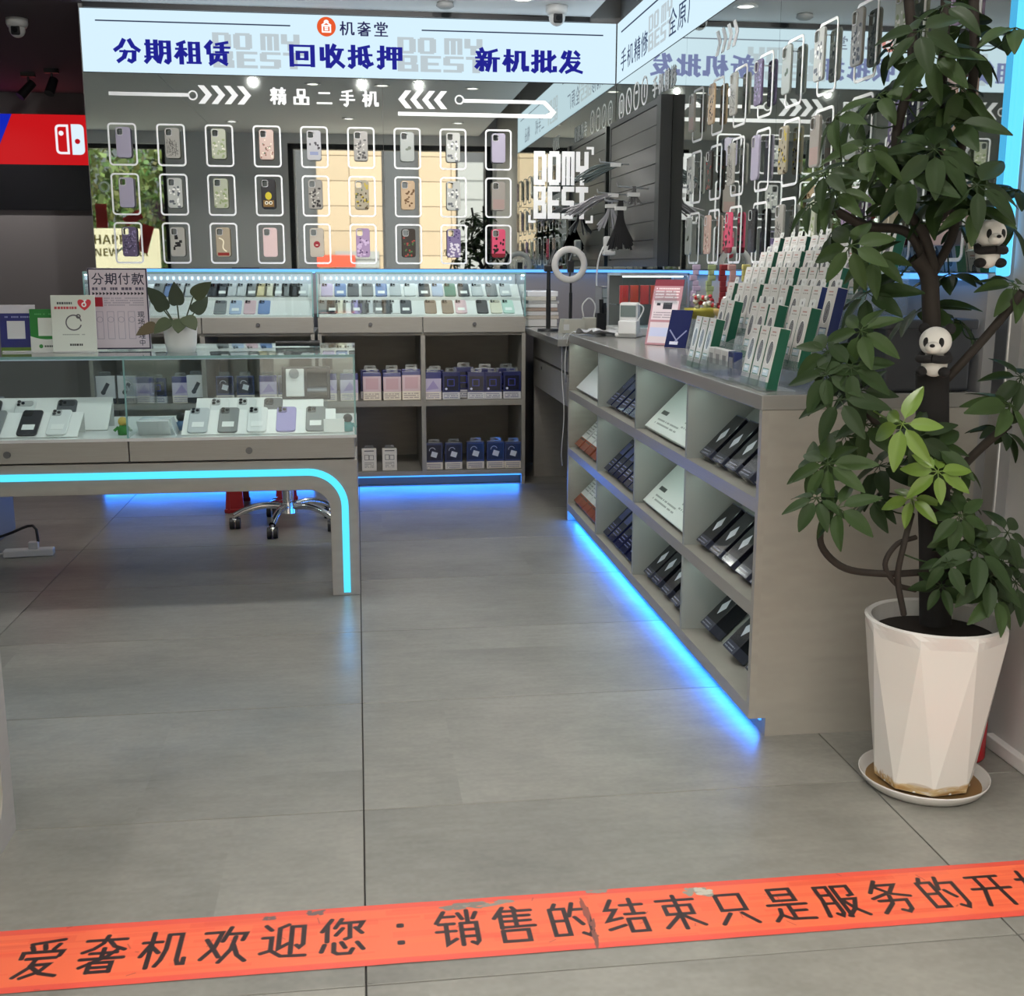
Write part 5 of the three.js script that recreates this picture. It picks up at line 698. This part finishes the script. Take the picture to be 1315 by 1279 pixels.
  [['graphite', -1.66], ['white', -1.56], ['grey', -1.30], ['black', -1.175], ['white', -1.075]].forEach(([c, x], i) => phone(c, `${c} phone, ${ORD[4 - i]} from the divider on the riser under the payment signs`, [x, cy + 0.005, TZ - 0.056], tp, 'phones on the riser under the payment signs', { tag: true }));
  [['black', -1.36], ['white', -1.24], ['graphite', -1.09]].forEach(([c, x], i) => phone(c, `${c} phone, ${ORD[2 - i]} from the divider on the rear riser under the payment signs`, [x, cy + 0.005, TZ - 0.226], -Math.PI / 2 + 0.7, 'phones on the rear riser under the payment signs', { wide: true }));
  const tb = thing('boxed_phone', 'black boxed phone set showing a white phone with round camera', 'boxed phone', [-0.205, cy + 0.001, TZ - 0.34]);
  const tilt = (g) => g.rotateX(-0.25); part('tray', tilt(rb(0.185, 0.128, 0.03, 0.004, 0, 0.155, 0)), M.black, tb); part('phone_panel', tilt(rb(0.07, 0.108, 0.006, 0.003, -0.042, 0.155, 0.018)), M.white, tb); part('camera_disc', tilt(cyl(0.019, 0.019, 0.006, 0, 0, 0, 20).rotateX(Math.PI / 2).translate(-0.045, 0.19, 0.024)), M.grey, tb); part('screen_panel', tilt(rb(0.078, 0.108, 0.004, 0.003, 0.042, 0.155, 0.017)), M.blackGloss, tb); part('prop', bb(-0.08, 0.08, 0, 0.12, -0.045, -0.035), M.acrylic, tb);
  const er = thing('bent_acrylic_riser', 'empty frosted bent acrylic riser next to the divider', 'riser', [-0.735, cy, TZ - 0.12]); part('sheet', [bx(0.11, 0.003, 0.09, 0, 0.055, 0), bx(0.11, 0.075, 0.003).rotateX(0.7).translate(0, 0.028, 0.065), bx(0.003, 0.06, 0.09).rotateZ(0.3).translate(0.063, 0.027, 0)], mat([0.66, 0.70, 0.72], { roughness: 0.2 }), er);
  single('card', 'small white card standing beside the purple phone', 'card', rb(0.075, 0.05, 0.003, 0.001, 0, 0.026, 0).rotateX(-0.3), M.white, [-0.095, cy + 0.002, TZ - 0.05]);
  [['tiny teal and black toy figure in the counter corner', -0.045, TZ - 0.1, [0.1, 0.36, 0.36]], ['tiny blue and black toy figure behind the empty riser', -0.66, TZ - 0.2, [0.1, 0.2, 0.36]], ['tiny green and yellow toy figure by the divider', -0.85, TZ - 0.1, [0.03, 0.22, 0.03]]].forEach(([l, x, z, c], i) => { const t = thing('toy_figure', l, 'toy', [x, cy, z], 0, 'tiny toy figures in the glass counter'); part('body', [lathe([[0, 0], [0.018, 0], [0.02, 0.02], [0.012, 0.035], [0, 0.036]], 14)], mat(c), t); part('head', new THREE.SphereGeometry(0.017, 14, 10).translate(0, 0.048, 0), i === 2 ? mat([0.6, 0.42, 0.08]) : M.black, t); part('arm', [rod([-0.016, 0.028, 0], [-0.03, 0.015, 0.008], 0.005), rod([0.016, 0.028, 0], [0.03, 0.015, 0.008], 0.005)], mat(c), t); });
}
// ---------- chair, stool and loose things behind the counter ----------
{
  const t = thing('swivel_chair', 'swivel stool with chrome five-star base behind the glass counter', 'chair', [-0.345, 0, -5.36]);
  part('column', [cyl(0.026, 0.026, 0.13, 0, 0.15, 0), cyl(0.016, 0.016, 0.16, 0, 0.28, 0), cyl(0.04, 0.045, 0.05, 0, 0.095, 0)], M.chrome, t); part('seat', [lathe([[0, 0.345], [0.15, 0.345], [0.17, 0.37], [0.16, 0.395], [0, 0.4]], 28)], M.black, t);
  for (let i = 0; i < 5; i++) {
    const a = 0.55 + i * 1.2566, c = Math.cos(a), s = Math.sin(a), r = 0.245;
    part('leg', tube([[c * 0.03, 0.1, s * 0.03], [c * 0.12, 0.105, s * 0.12], [c * 0.2, 0.085, s * 0.2], [c * r, 0.062, s * r]], 0.0155, 12, 8), M.chrome, t);
    const w = part('caster', [cyl(0.026, 0.026, 0.02, 0, 0, 0, 16).rotateZ(Math.PI / 2).translate(c * r - 0.014, 0.026, s * r), cyl(0.026, 0.026, 0.02, 0, 0, 0, 16).rotateZ(Math.PI / 2).translate(c * r + 0.014, 0.026, s * r)], M.black, t); part('caster_hood', [cyl(0.008, 0.008, 0.03, c * r, 0.05, s * r), new THREE.SphereGeometry(0.02, 12, 8, 0, 6.283, 0, 1.57).translate(c * r, 0.036, s * r)], M.chrome, w);
  }
  const st = thing('plastic_stool', 'red plastic stool behind the chrome chair base', 'stool', [-0.505, 0, -5.85]);
  part('seat', rb(0.28, 0.03, 0.28, 0.012, 0, 0.285, 0), M.red, st); part('apron', [bx(0.30, 0.14, 0.012, 0, 0.21, 0.14), bx(0.30, 0.14, 0.012, 0, 0.21, -0.14), bx(0.012, 0.14, 0.29, 0.145, 0.21, 0), bx(0.012, 0.14, 0.29, -0.145, 0.21, 0)], M.red, st);
  for (const a of [-1, 1]) for (const b of [-1, 1]) part('leg', [poly([[-0.046, 0], [0.046, 0], [0.035, 0.18], [-0.035, 0.18]], 0.012).translate(a * 0.122, 0, b * 0.146 - 0.006), poly([[-0.046, 0], [0.046, 0], [0.035, 0.18], [-0.035, 0.18]], 0.012).rotateY(Math.PI / 2).translate(a * 0.15 - 0.006, 0, b * 0.115), rb(0.1, 0.02, 0.02, 0.004, a * 0.122, 0.01, b * 0.148)], M.red, st);
  const ps = thing('power_strip', 'white power strip on the floor under the glass counter', 'power strip', [-1.40, 0, -4.93], 0.1); part('body', rb(0.2, 0.03, 0.055, 0.006, 0, 0.015, 0), M.whitePl, ps); part('plug', [rb(0.04, 0.03, 0.035, 0.005, 0.02, 0.045, 0)], M.whitePl, ps); part('cord', tube([[-0.1, 0.015, 0], [-0.2, 0.006, 0.06], [-0.32, 0.006, 0.0], [-0.45, 0.006, 0.08]], 0.005), M.whitePl, ps);
  single('floor_cable', 'black cable rising from the white power strip', 'cable', tube([[-1.36, 0.06, -4.93], [-1.38, 0.12, -4.96], [-1.5, 0.08, -5.0], [-1.7, 0.02, -4.95], [-1.9, 0.006, -4.9]], 0.006), M.black);
  const cab = thing('low_cabinet', 'slate-grey two-door cabinet standing behind the glass counter', 'cabinet', [-2.0, 0, -5.25]); part('body', rb(0.8, 0.62, 0.42, 0.006, 0, 0.31, 0), mat([0.17, 0.175, 0.19]), cab); part('door', rb(0.38, 0.56, 0.012, 0.003, 0.2, 0.31, 0.216), mat([0.18, 0.185, 0.20]), cab); part('door', rb(0.38, 0.56, 0.012, 0.003, -0.2, 0.31, 0.216), mat([0.18, 0.185, 0.20]), cab);
}
// ---------- floor tape ----------
{
  const L = 3.1, x0 = -1.56, W = 0.193, tex = canvasTex(2048, 128, (x, w, h) => {
    x.fillStyle = '#ec6a45'; x.fillRect(0, 0, w, h); for (let i = 0; i < 260; i++) { x.fillStyle = ['rgba(205,58,40,.22)', 'rgba(255,120,70,.22)', 'rgba(226,64,46,.2)'][i % 3]; x.fillRect(rnd() * w, rnd() * h, rr(20, 160), rr(2, 12)); }
    x.fillStyle = '#dd5140'; x.fillRect(0, 0, w, 11); x.fillRect(0, h - 11, w, 11);
    const S = w / L; x.strokeStyle = '#2a1a1a'; [...'爱奢机欢迎您：销售的结束只是服务的开始'].forEach((c, i) => glyph(x, c, (-0.582 + i * 0.1055 - 0.042 - x0) * S, h * 0.19, 0.084 * S, h * 0.62, 7.4));
    const blot = (m, v, r, ry, col) => { x.fillStyle = col; for (let i = 0; i < 14; i++) { x.beginPath(); x.ellipse((m - x0) * S + rr(-r, r), v * h + rr(-ry, ry), rr(2, r * 0.6), rr(1.5, ry * 0.7), rr(-0.3, 0.3), 0, 7); x.fill(); } };
    blot(0.635, 0.16, 15, 10, '#8f8c80'); blot(0.645, 0.16, 9, 6, '#b9b6a8'); blot(0.21, 0.1, 34, 5, '#8a857b'); blot(0.17, 0.12, 20, 6, '#7a756c'); blot(0.405, 0.75, 3, 24, '#7d4a40'); blot(0.40, 0.4, 4, 24, '#8d4a3c'); blot(-0.105, 0.06, 10, 4, '#6c5a58'); blot(-0.19, 0.1, 6, 3, '#6c5a58'); blot(0.44, 0.03, 14, 3, '#8a857b');
    x.strokeStyle = 'rgba(120,50,44,.5)'; x.lineWidth = 1.4; for (let i = 0; i < 46; i++) { const u = rnd() * w, v = rnd() * h; x.beginPath(); x.moveTo(u, v); x.lineTo(u + rr(-10, 10), v + rr(-16, 16)); x.stroke(); }
  });
  const g = new THREE.PlaneGeometry(L, W, 90, 8).rotateX(-Math.PI / 2), p = g.attributes.position; for (let i = 0; i < p.count; i++) p.setY(i, 0.0012 + 0.0009 * vnoise(p.getX(i) * 22 + 60, p.getZ(i) * 40 + 9, 200)); g.computeVertexNormals();
  single('floor_tape', 'worn orange floor tape with black Chinese welcome text', 'floor tape', g, mat(0xffffff, { map: tex, roughness: 0.4 }), [x0 + L / 2, 0, -1.9165]);
}
// leaf hubs (x, y, z, size, fresh) and branch lines of the umbrella plant, metres
const HUBS = [[1.217,1.486,-2.451,1.2,0],[1.249,1.568,-2.35,1.1,0],[1.149,1.442,-2.408,1.1,0],[1.076,1.42,-2.331,1.0,0],[1.228,1.494,-2.324,1.1,0],[1.238,1.345,-2.508,1.1,0],[1.182,1.604,-2.526,1.0,0],[1.247,1.324,-2.254,1.0,0],[1.05,1.413,-2.444,0.9,0],[1.306,1.714,-2.453,1.0,0],[1.079,1.645,-2.201,1.0,0],[1.093,1.224,-2.375,0.9,0],[0.952,0.987,-2.254,0.9,0],[1.098,0.864,-2.373,1.0,0],[1.199,0.844,-2.319,0.9,0],[1.401,0.669,-2.48,0.9,0],[1.34,0.548,-2.236,1.0,0],[0.981,0.774,-2.357,0.9,0],[1.167,1.71,-2.285,1.0,0],[1.337,1.678,-2.308,1.0,0],[1.166,1.67,-2.509,0.9,0],[1.145,1.616,-2.28,1.2,0],[1.258,1.643,-2.335,1.1,0],[1.11,1.561,-2.431,1.0,0],[1.089,1.524,-2.52,0.9,0],[0.938,1.491,-2.244,0.8,0],[1.193,1.511,-2.374,1.1,0],[1.027,1.438,-2.293,1.0,0],[1.147,1.432,-2.24,1.2,0],[1.247,1.42,-2.294,1.0,0],[0.914,1.383,-2.226,0.8,0],[1.097,1.383,-2.4,1.0,0],[1.101,1.382,-2.266,1.1,0],[1.242,1.359,-2.383,1.5,0],[1.232,1.363,-2.221,1.2,0],[0.944,1.349,-2.24,0.9,0],[0.997,1.339,-2.498,0.8,0],[1.115,1.306,-2.485,1.0,0],[1.031,1.274,-2.458,0.9,0],[0.971,1.243,-2.211,1.0,0],[1.364,1.294,-2.5,1.0,0],[1.465,1.302,-2.5,1.0,0],[1.447,1.369,-2.431,1.0,0],[1.228,1.542,-2.363,1.2,0],[1.098,1.148,-2.403,1.2,0],[1.274,1.11,-2.5,1.3,0],[1.336,1.187,-2.5,1.0,0],[1.402,1.165,-2.337,0.9,0],[0.995,1.001,-2.232,1.0,0],[0.974,1.028,-2.305,0.9,0],[0.971,0.937,-2.223,1.1,0],[1.019,1.074,-2.247,0.9,0],[1.1,0.887,-2.203,1.0,1],[1.231,0.821,-2.308,1.1,0],[1.187,0.752,-2.476,1.2,0],[0.963,0.8,-2.246,1.0,0],[0.929,0.735,-2.212,0.8,0],[1.371,1.082,-2.5,1.0,0],[1.438,0.967,-2.342,1.0,0],[1.389,0.912,-2.294,1.1,0],[1.478,0.833,-2.46,0.9,0],[1.214,0.776,-2.256,0.8,1],[1.065,0.941,-2.341,0.9,0],[1.081,0.829,-2.436,0.9,0],[1.309,0.607,-2.238,1.2,0],[1.425,0.552,-2.329,1.2,0],[1.437,0.515,-2.291,1.0,0],[1.317,0.629,-2.305,0.9,0],[1.242,0.582,-2.235,0.9,0],[1.278,0.677,-2.266,0.8,0],[1.384,0.639,-2.254,0.9,0],[1.356,0.502,-2.234,1.0,0],[1.255,0.518,-2.279,0.7,0],[0.971,0.716,-2.2,0.9,0],[1.154,0.686,-2.428,0.8,0],[1.408,0.739,-2.505,0.8,0],[1.198,0.704,-2.332,0.7,1]];
const BRANCH = { trunk: [[1.308,0.395,-2.39],[1.293,0.581,-2.39],[1.273,0.762,-2.39],[1.255,0.972,-2.39]], up: [[1.263,0.971,-2.4],[1.247,1.107,-2.4],[1.242,1.191,-2.42],[1.212,1.224,-2.42]], b1: [[1.241,1.199,-2.42],[1.191,1.274,-2.42],[1.083,1.289,-2.4],[1.002,1.32,-2.38]], b2: [[1.239,1.188,-2.42],[1.226,1.274,-2.42],[1.276,1.324,-2.42],[1.289,1.469,-2.4],[1.303,1.611,-2.4],[1.291,1.75,-2.4]], b3: [[1.254,1.199,-2.41],[1.216,1.274,-2.4],[1.177,1.322,-2.4],[1.14,1.466,-2.4],[1.165,1.608,-2.4],[1.143,1.775,-2.4]], b4: [[1.253,1.183,-2.42],[1.308,1.292,-2.44],[1.265,1.441,-2.45],[1.259,1.618,-2.45],[1.254,1.79,-2.45]], b5: [[1.28,0.955,-2.38],[1.324,1.016,-2.36],[1.37,1.084,-2.34],[1.397,1.151,-2.3]], b6: [[1.288,0.692,-2.38],[1.327,0.766,-2.36],[1.36,0.822,-2.33],[1.393,0.869,-2.3]], b7: [[1.255,0.764,-2.38],[1.158,0.836,-2.38],[1.09,0.9,-2.36],[1.045,0.977,-2.35]], loop: [[1.263,0.526,-2.36],[1.142,0.532,-2.34],[1.045,0.554,-2.33],[0.995,0.605,-2.33],[0.996,0.657,-2.33],[1.022,0.695,-2.33]], ring: [[1.229,0.608,-2.36],[1.174,0.597,-2.34],[1.151,0.553,-2.34],[1.18,0.507,-2.34],[1.233,0.488,-2.35]], stem2: [[1.221,0.66,-2.37],[1.187,0.599,-2.33],[1.178,0.528,-2.33],[1.204,0.434,-2.34]], b8: [[1.297,0.513,-2.37],[1.325,0.535,-2.32],[1.355,0.562,-2.28],[1.39,0.548,-2.26]] };
// ---------- big potted schefflera ----------
const PX = 1.305, PZ = -2.385;
{
  const t = thing('planter_pot', 'tall white faceted planter standing in a saucer by the side counter', 'planter', [PX, 0.018, PZ], 0.12);
  const n = 8, R0 = 0.112, R1 = 0.158, H = 0.395, v = []; const pt = (k, o, r, y) => [Math.cos((k + o) * 2 * Math.PI / n) * r, y, Math.sin((k + o) * 2 * Math.PI / n) * r];
  for (let k = 0; k < n; k++) { v.push(pt(k, 0.5, R0, 0), pt(k, 0, R1, H - 0.035), pt(k + 1, 0, R1, H - 0.035), pt(k, 0.5, R0, 0), pt(k + 1, 0, R1, H - 0.035), pt(k + 1, 0.5, R0, 0)); }
  const g = new THREE.BufferGeometry(); g.setAttribute('position', new THREE.Float32BufferAttribute(v.flat(), 3)); g.setAttribute('uv', new THREE.Float32BufferAttribute(v.flatMap((p) => [Math.atan2(p[2], p[0]) / 6.283, p[1] / H]), 2)); g.computeVertexNormals();
  const glaze = canvasTex(256, 256, (x, w, h) => { x.fillStyle = '#dedad4'; x.fillRect(0, 0, w, h); for (let i = 0; i < 160; i++) { x.fillStyle = ['rgba(168,128,74,.35)', 'rgba(196,164,110,.4)', 'rgba(120,84,44,.22)'][i % 3]; x.beginPath(); x.ellipse(rnd() * w, h - rnd() * rnd() * 16, rr(3, 14), rr(1.5, 5), 0, 0, 7); x.fill(); } });
  const pot = mat(0xffffff, { map: glaze, roughness: 0.22 }), plain = mat([0.72, 0.70, 0.67], { roughness: 0.22 });
  part('body', g, pot, t);
  // upper ring blends the eight corners into a round lip
  const ring = [], N = 48; const oct = (a) => { const s = 2 * Math.PI / n, d = ((a % s) + s) % s - s / 2; return R1 * Math.cos(s / 2) / Math.cos(d); };
  for (let k = 0; k < N; k++) { const a = k * 2 * Math.PI / N, b = (k + 1) * 2 * Math.PI / N, P = (q, r, y) => [Math.cos(q) * r, y, Math.sin(q) * r]; const prof = (q) => [P(q, oct(q), H - 0.0355), P(q, (oct(q) + R1) / 2 + 0.001, H - 0.015), P(q, R1 - 0.001, H - 0.004), P(q, R1 - 0.007, H), P(q, R1 - 0.016, H - 0.004), P(q, R1 - 0.02, H - 0.05)]; const A = prof(a), B = prof(b); for (let i = 0; i < 5; i++) ring.push(A[i], A[i + 1], B[i + 1], A[i], B[i + 1], B[i]); }
  const rg = new THREE.BufferGeometry(); rg.setAttribute('position', new THREE.Float32BufferAttribute(ring.flat(), 3)); rg.computeVertexNormals(); part('rim', rg, plain, t);
  part('base_plate', cyl(0.105, 0.105, 0.004, 0, 0.002, 0, 8), plain, t);
  const s = thing('saucer', 'round white saucer with brown water stain under the planter', 'saucer', [PX, 0, PZ]);
  part('dish', lathe([[0, 0], [0.125, 0], [0.138, 0.012], [0.146, 0.03], [0.149, 0.031], [0.148, 0.026], [0.136, 0.008], [0.12, 0.004], [0, 0.004]], 48), plain, s); part('stain', cyl(0.131, 0.129, 0.003, 0, 0.0075, 0, 40), mat([0.22, 0.13, 0.05], { roughness: 0.3 }), s);
  const e = thing('fire_extinguisher', 'red fire extinguisher half hidden behind the white planter', 'fire extinguisher', [1.478, 0, -2.52]);
  part('cylinder', lathe([[0, 0], [0.05, 0], [0.054, 0.008], [0.054, 0.25], [0.045, 0.285], [0.02, 0.3], [0, 0.3]], 28), mat([0.40, 0.012, 0.02], { roughness: 0.25 }), e); part('valve', [cyl(0.014, 0.016, 0.03, 0, 0.312, 0), rb(0.09, 0.012, 0.016, 0.004, 0.03, 0.33, 0), rb(0.08, 0.008, 0.014, 0.003, 0.028, 0.35, 0)], M.whitePl, e);
}
{
  const t = thing('schefflera', 'tall dark umbrella plant growing in the white planter', 'plant', [0, 0, 0]);
  const bark = mat([0.022, 0.016, 0.012], { roughness: 0.8 }), wrap = mat([0.010, 0.009, 0.009], { roughness: 0.9 });
  part('soil', cyl(0.136, 0.134, 0.02, PX, 0.362, PZ, 32), M.soil, t);
  part('moss_pole', [tube(BRANCH.trunk, 0.036, 20, 14)], wrap, t, 'black wrapped support pole');
  for (const [k, r] of [['up', 0.02], ['b1', 0.010], ['b2', 0.011], ['b3', 0.011], ['b4', 0.011], ['b5', 0.010], ['b6', 0.010], ['b7', 0.008], ['b8', 0.007], ['loop', 0.008], ['ring', 0.006], ['stem2', 0.007]]) part('branch', tube(BRANCH[k], r, 28, 8), bark, t);
  const nodes = Object.entries(BRANCH).flatMap(([, b]) => new THREE.CatmullRomCurve3(b.map(V)).getPoints(14));
  const greens = [[0.024, 0.045, 0.015], [0.030, 0.055, 0.017], [0.020, 0.037, 0.013], [0.036, 0.064, 0.019]].map((c) => phys(c, { roughness: 0.5, specularIntensity: 0.4, side: THREE.DoubleSide })), fresh = phys([0.13, 0.21, 0.035], { roughness: 0.34, side: THREE.DoubleSide });
  function leaflet(len, wid, droop) { // obovate blade along +x, face up
    const nu = 7, nv = 3, pos = [], idx = [];
    for (let i = 0; i <= nu; i++) { const u = i / nu, w = wid * (u < 0.02 ? 0.04 : Math.pow(Math.sin(Math.PI * Math.min(0.985, 0.03 + Math.pow(u, 0.75) * 0.955)), 0.8)); for (let j = -nv; j <= nv; j++) { const q = j / nv; pos.push(u * len, -droop * len * u * u + Math.abs(q) * w * 0.28, q * w); } }
    const m = 2 * nv + 1; for (let i = 0; i < nu; i++) for (let j = 0; j < 2 * nv; j++) { const a = i * m + j; idx.push(a, a + 1, a + m, a + 1, a + m + 1, a + m); }
    const g = new THREE.BufferGeometry(); g.setAttribute('position', new THREE.Float32BufferAttribute(pos, 3)); g.setIndex(idx); g.computeVertexNormals(); return g;
  }
  const cam = new THREE.Vector3(0, 1.2, 0), upv = new THREE.Vector3(0, 1, 0);
  HUBS.forEach(([x, y, z, s, br], hi) => {
    const hub = new THREE.Vector3(x, y, z); let best = nodes[0]; for (const p of nodes) if (p.distanceToSquared(hub) < best.distanceToSquared(hub)) best = p;
    const out = hub.clone().sub(new THREE.Vector3(1.26, y - 0.05, -2.40)); out.y *= 0.3; if (out.length() > 0.001) out.normalize();
    const nrm = out.multiplyScalar(0.55).addScaledVector(upv, 0.75).addScaledVector(cam.clone().sub(hub).normalize(), y > 1.25 ? 0.1 : 0.6).add(new THREE.Vector3(rr(-0.35, 0.35), rr(-0.2, 0.2), rr(-0.35, 0.35))).normalize();
    const q = new THREE.Quaternion().setFromUnitVectors(upv, nrm), n = 6 + Math.floor(rnd() * 3), geos = [], a0 = rr(0, 6);
    for (let k = 0; k < n; k++) { const len = 0.072 * s * rr(0.78, 1.12) + 0.012, g = leaflet(len, len * rr(0.19, 0.235), rr(0.08, 0.3)); g.rotateX(rr(-0.25, 0.25)).translate(0.014 * s, 0, 0).rotateZ(-rr(0.12, 0.55)).rotateY(a0 + k * 2 * Math.PI / n + rr(-0.15, 0.15)); const st = rod([0, 0, 0], [0.016 * s, -0.004, 0], 0.0012, 0.001, 5); st.rotateY(a0 + k * 2 * Math.PI / n); geos.push(g, st.deleteAttribute('uv')); }
    const gg = mergeGeometries(geos.map((g) => { g = g.index ? g.toNonIndexed() : g; g.deleteAttribute('uv'); return g; })); gg.applyQuaternion(q).translate(x, y, z);
    const mid = best.clone().lerp(hub, 0.5).addScaledVector(nrm, -0.02), pet = tube([best.toArray(), mid.toArray(), [x, y, z]], 0.0019, 8, 5).toNonIndexed(); pet.deleteAttribute('uv');
    part('leaf', mergeGeometries([gg, pet]), br ? fresh : greens[hi % 4], t);
  });
  // two plush pandas clipped to the plant
  const panda = (label, pos, turn, sc) => {
    const p = thing('plush_panda', label, 'plush toy', pos, turn, 'plush pandas on the umbrella plant'), w = mat([0.74, 0.72, 0.68], { roughness: 0.9 }), b = mat([0.012, 0.011, 0.012], { roughness: 0.9 }), S = (r, x, y, z, a = 1, c = 1, d = 1) => new THREE.SphereGeometry(r, 20, 14).scale(a, c, d).translate(x, y, z);
    part('body', S(0.026, 0, 0.022, 0, 1, 1.05, 0.9), w, p); const h = part('head', [S(0.031, 0, 0.066, 0.006, 1.02, 0.98, 0.95), S(0.016, 0, 0.056, 0.030, 1, 0.8, 1)], w, p);
    for (const s of [-1, 1]) { part('eye_patch', S(0.0075, s * 0.0145, 0.066, 0.031, 0.75, 1.3, 0.55).rotateZ(0), b, h); part('ear', S(0.011, s * 0.025, 0.092, -0.004, 1, 1, 0.6), b, h); part('arm', tube([[s * 0.024, 0.04, 0], [s * 0.028, 0.032, 0.016], [s * 0.014, 0.032, 0.03], [0, 0.033, 0.032]], 0.0085, 12, 8), b, p); part('leg', S(0.013, s * 0.022, 0.006, 0.014, 0.9, 0.8, 1.3), b, p); }
    part('nose', S(0.004, 0, 0.060, 0.046, 1.3, 0.9, 0.8), b, h); p.scale.setScalar(sc); return p;
  };
  panda('plush panda clinging to the top of the black pole, facing the shelves', [1.232, 0.975, -2.34], -0.62, 1.06); panda('plush panda perched among the upper branches by the blue light tube', [1.335, 1.205, -2.34], -0.1, 1.0);
}
// ---------- window lettering seen in the mirror ----------
{
  const w = scene.getObjectByName('window_1'), red = mat([0.55, 0.02, 0.02]), gold = mat([0.5, 0.36, 0.1]);
  part('red_sticker', [ringDecal(0.11, 0.05).translate(-2.95, 1.83, -0.622), bx(0.12, 0.26, 0.002, -2.75, 1.74, -0.621), bx(0.2, 0.1, 0.002).rotateZ(0.5).translate(-2.42, 1.72, -0.621), bx(0.12, 0.3, 0.002).rotateZ(-0.3).translate(-2.3, 1.5, -0.621)], red, w); part('white_sticker', [bx(0.1, 0.03, 0.002, -2.95, 2.08, -0.621), bx(0.03, 0.1, 0.0022, -2.95, 2.08, -0.621), ringDecal(0.06, 0.02).translate(-2.7, 2.05, -0.622), bx(0.16, 0.02, 0.002).rotateZ(0.7).translate(-2.55, 1.4, -0.621)], M.white, w);
  const font = await new FontLoader().loadAsync('fonts/droid/droid_sans_bold.typeface.json');
  for (const [s, y, h] of [['HAPPY', 1.44, 0.10], ['NEW YEAR', 1.31, 0.085]]) part('lettering', new TextGeometry(s, { font, size: h, depth: 0.002, curveSegments: 3 }).translate(-2.86, y, -0.621), gold, w);
}
renderer.render(scene, camera);
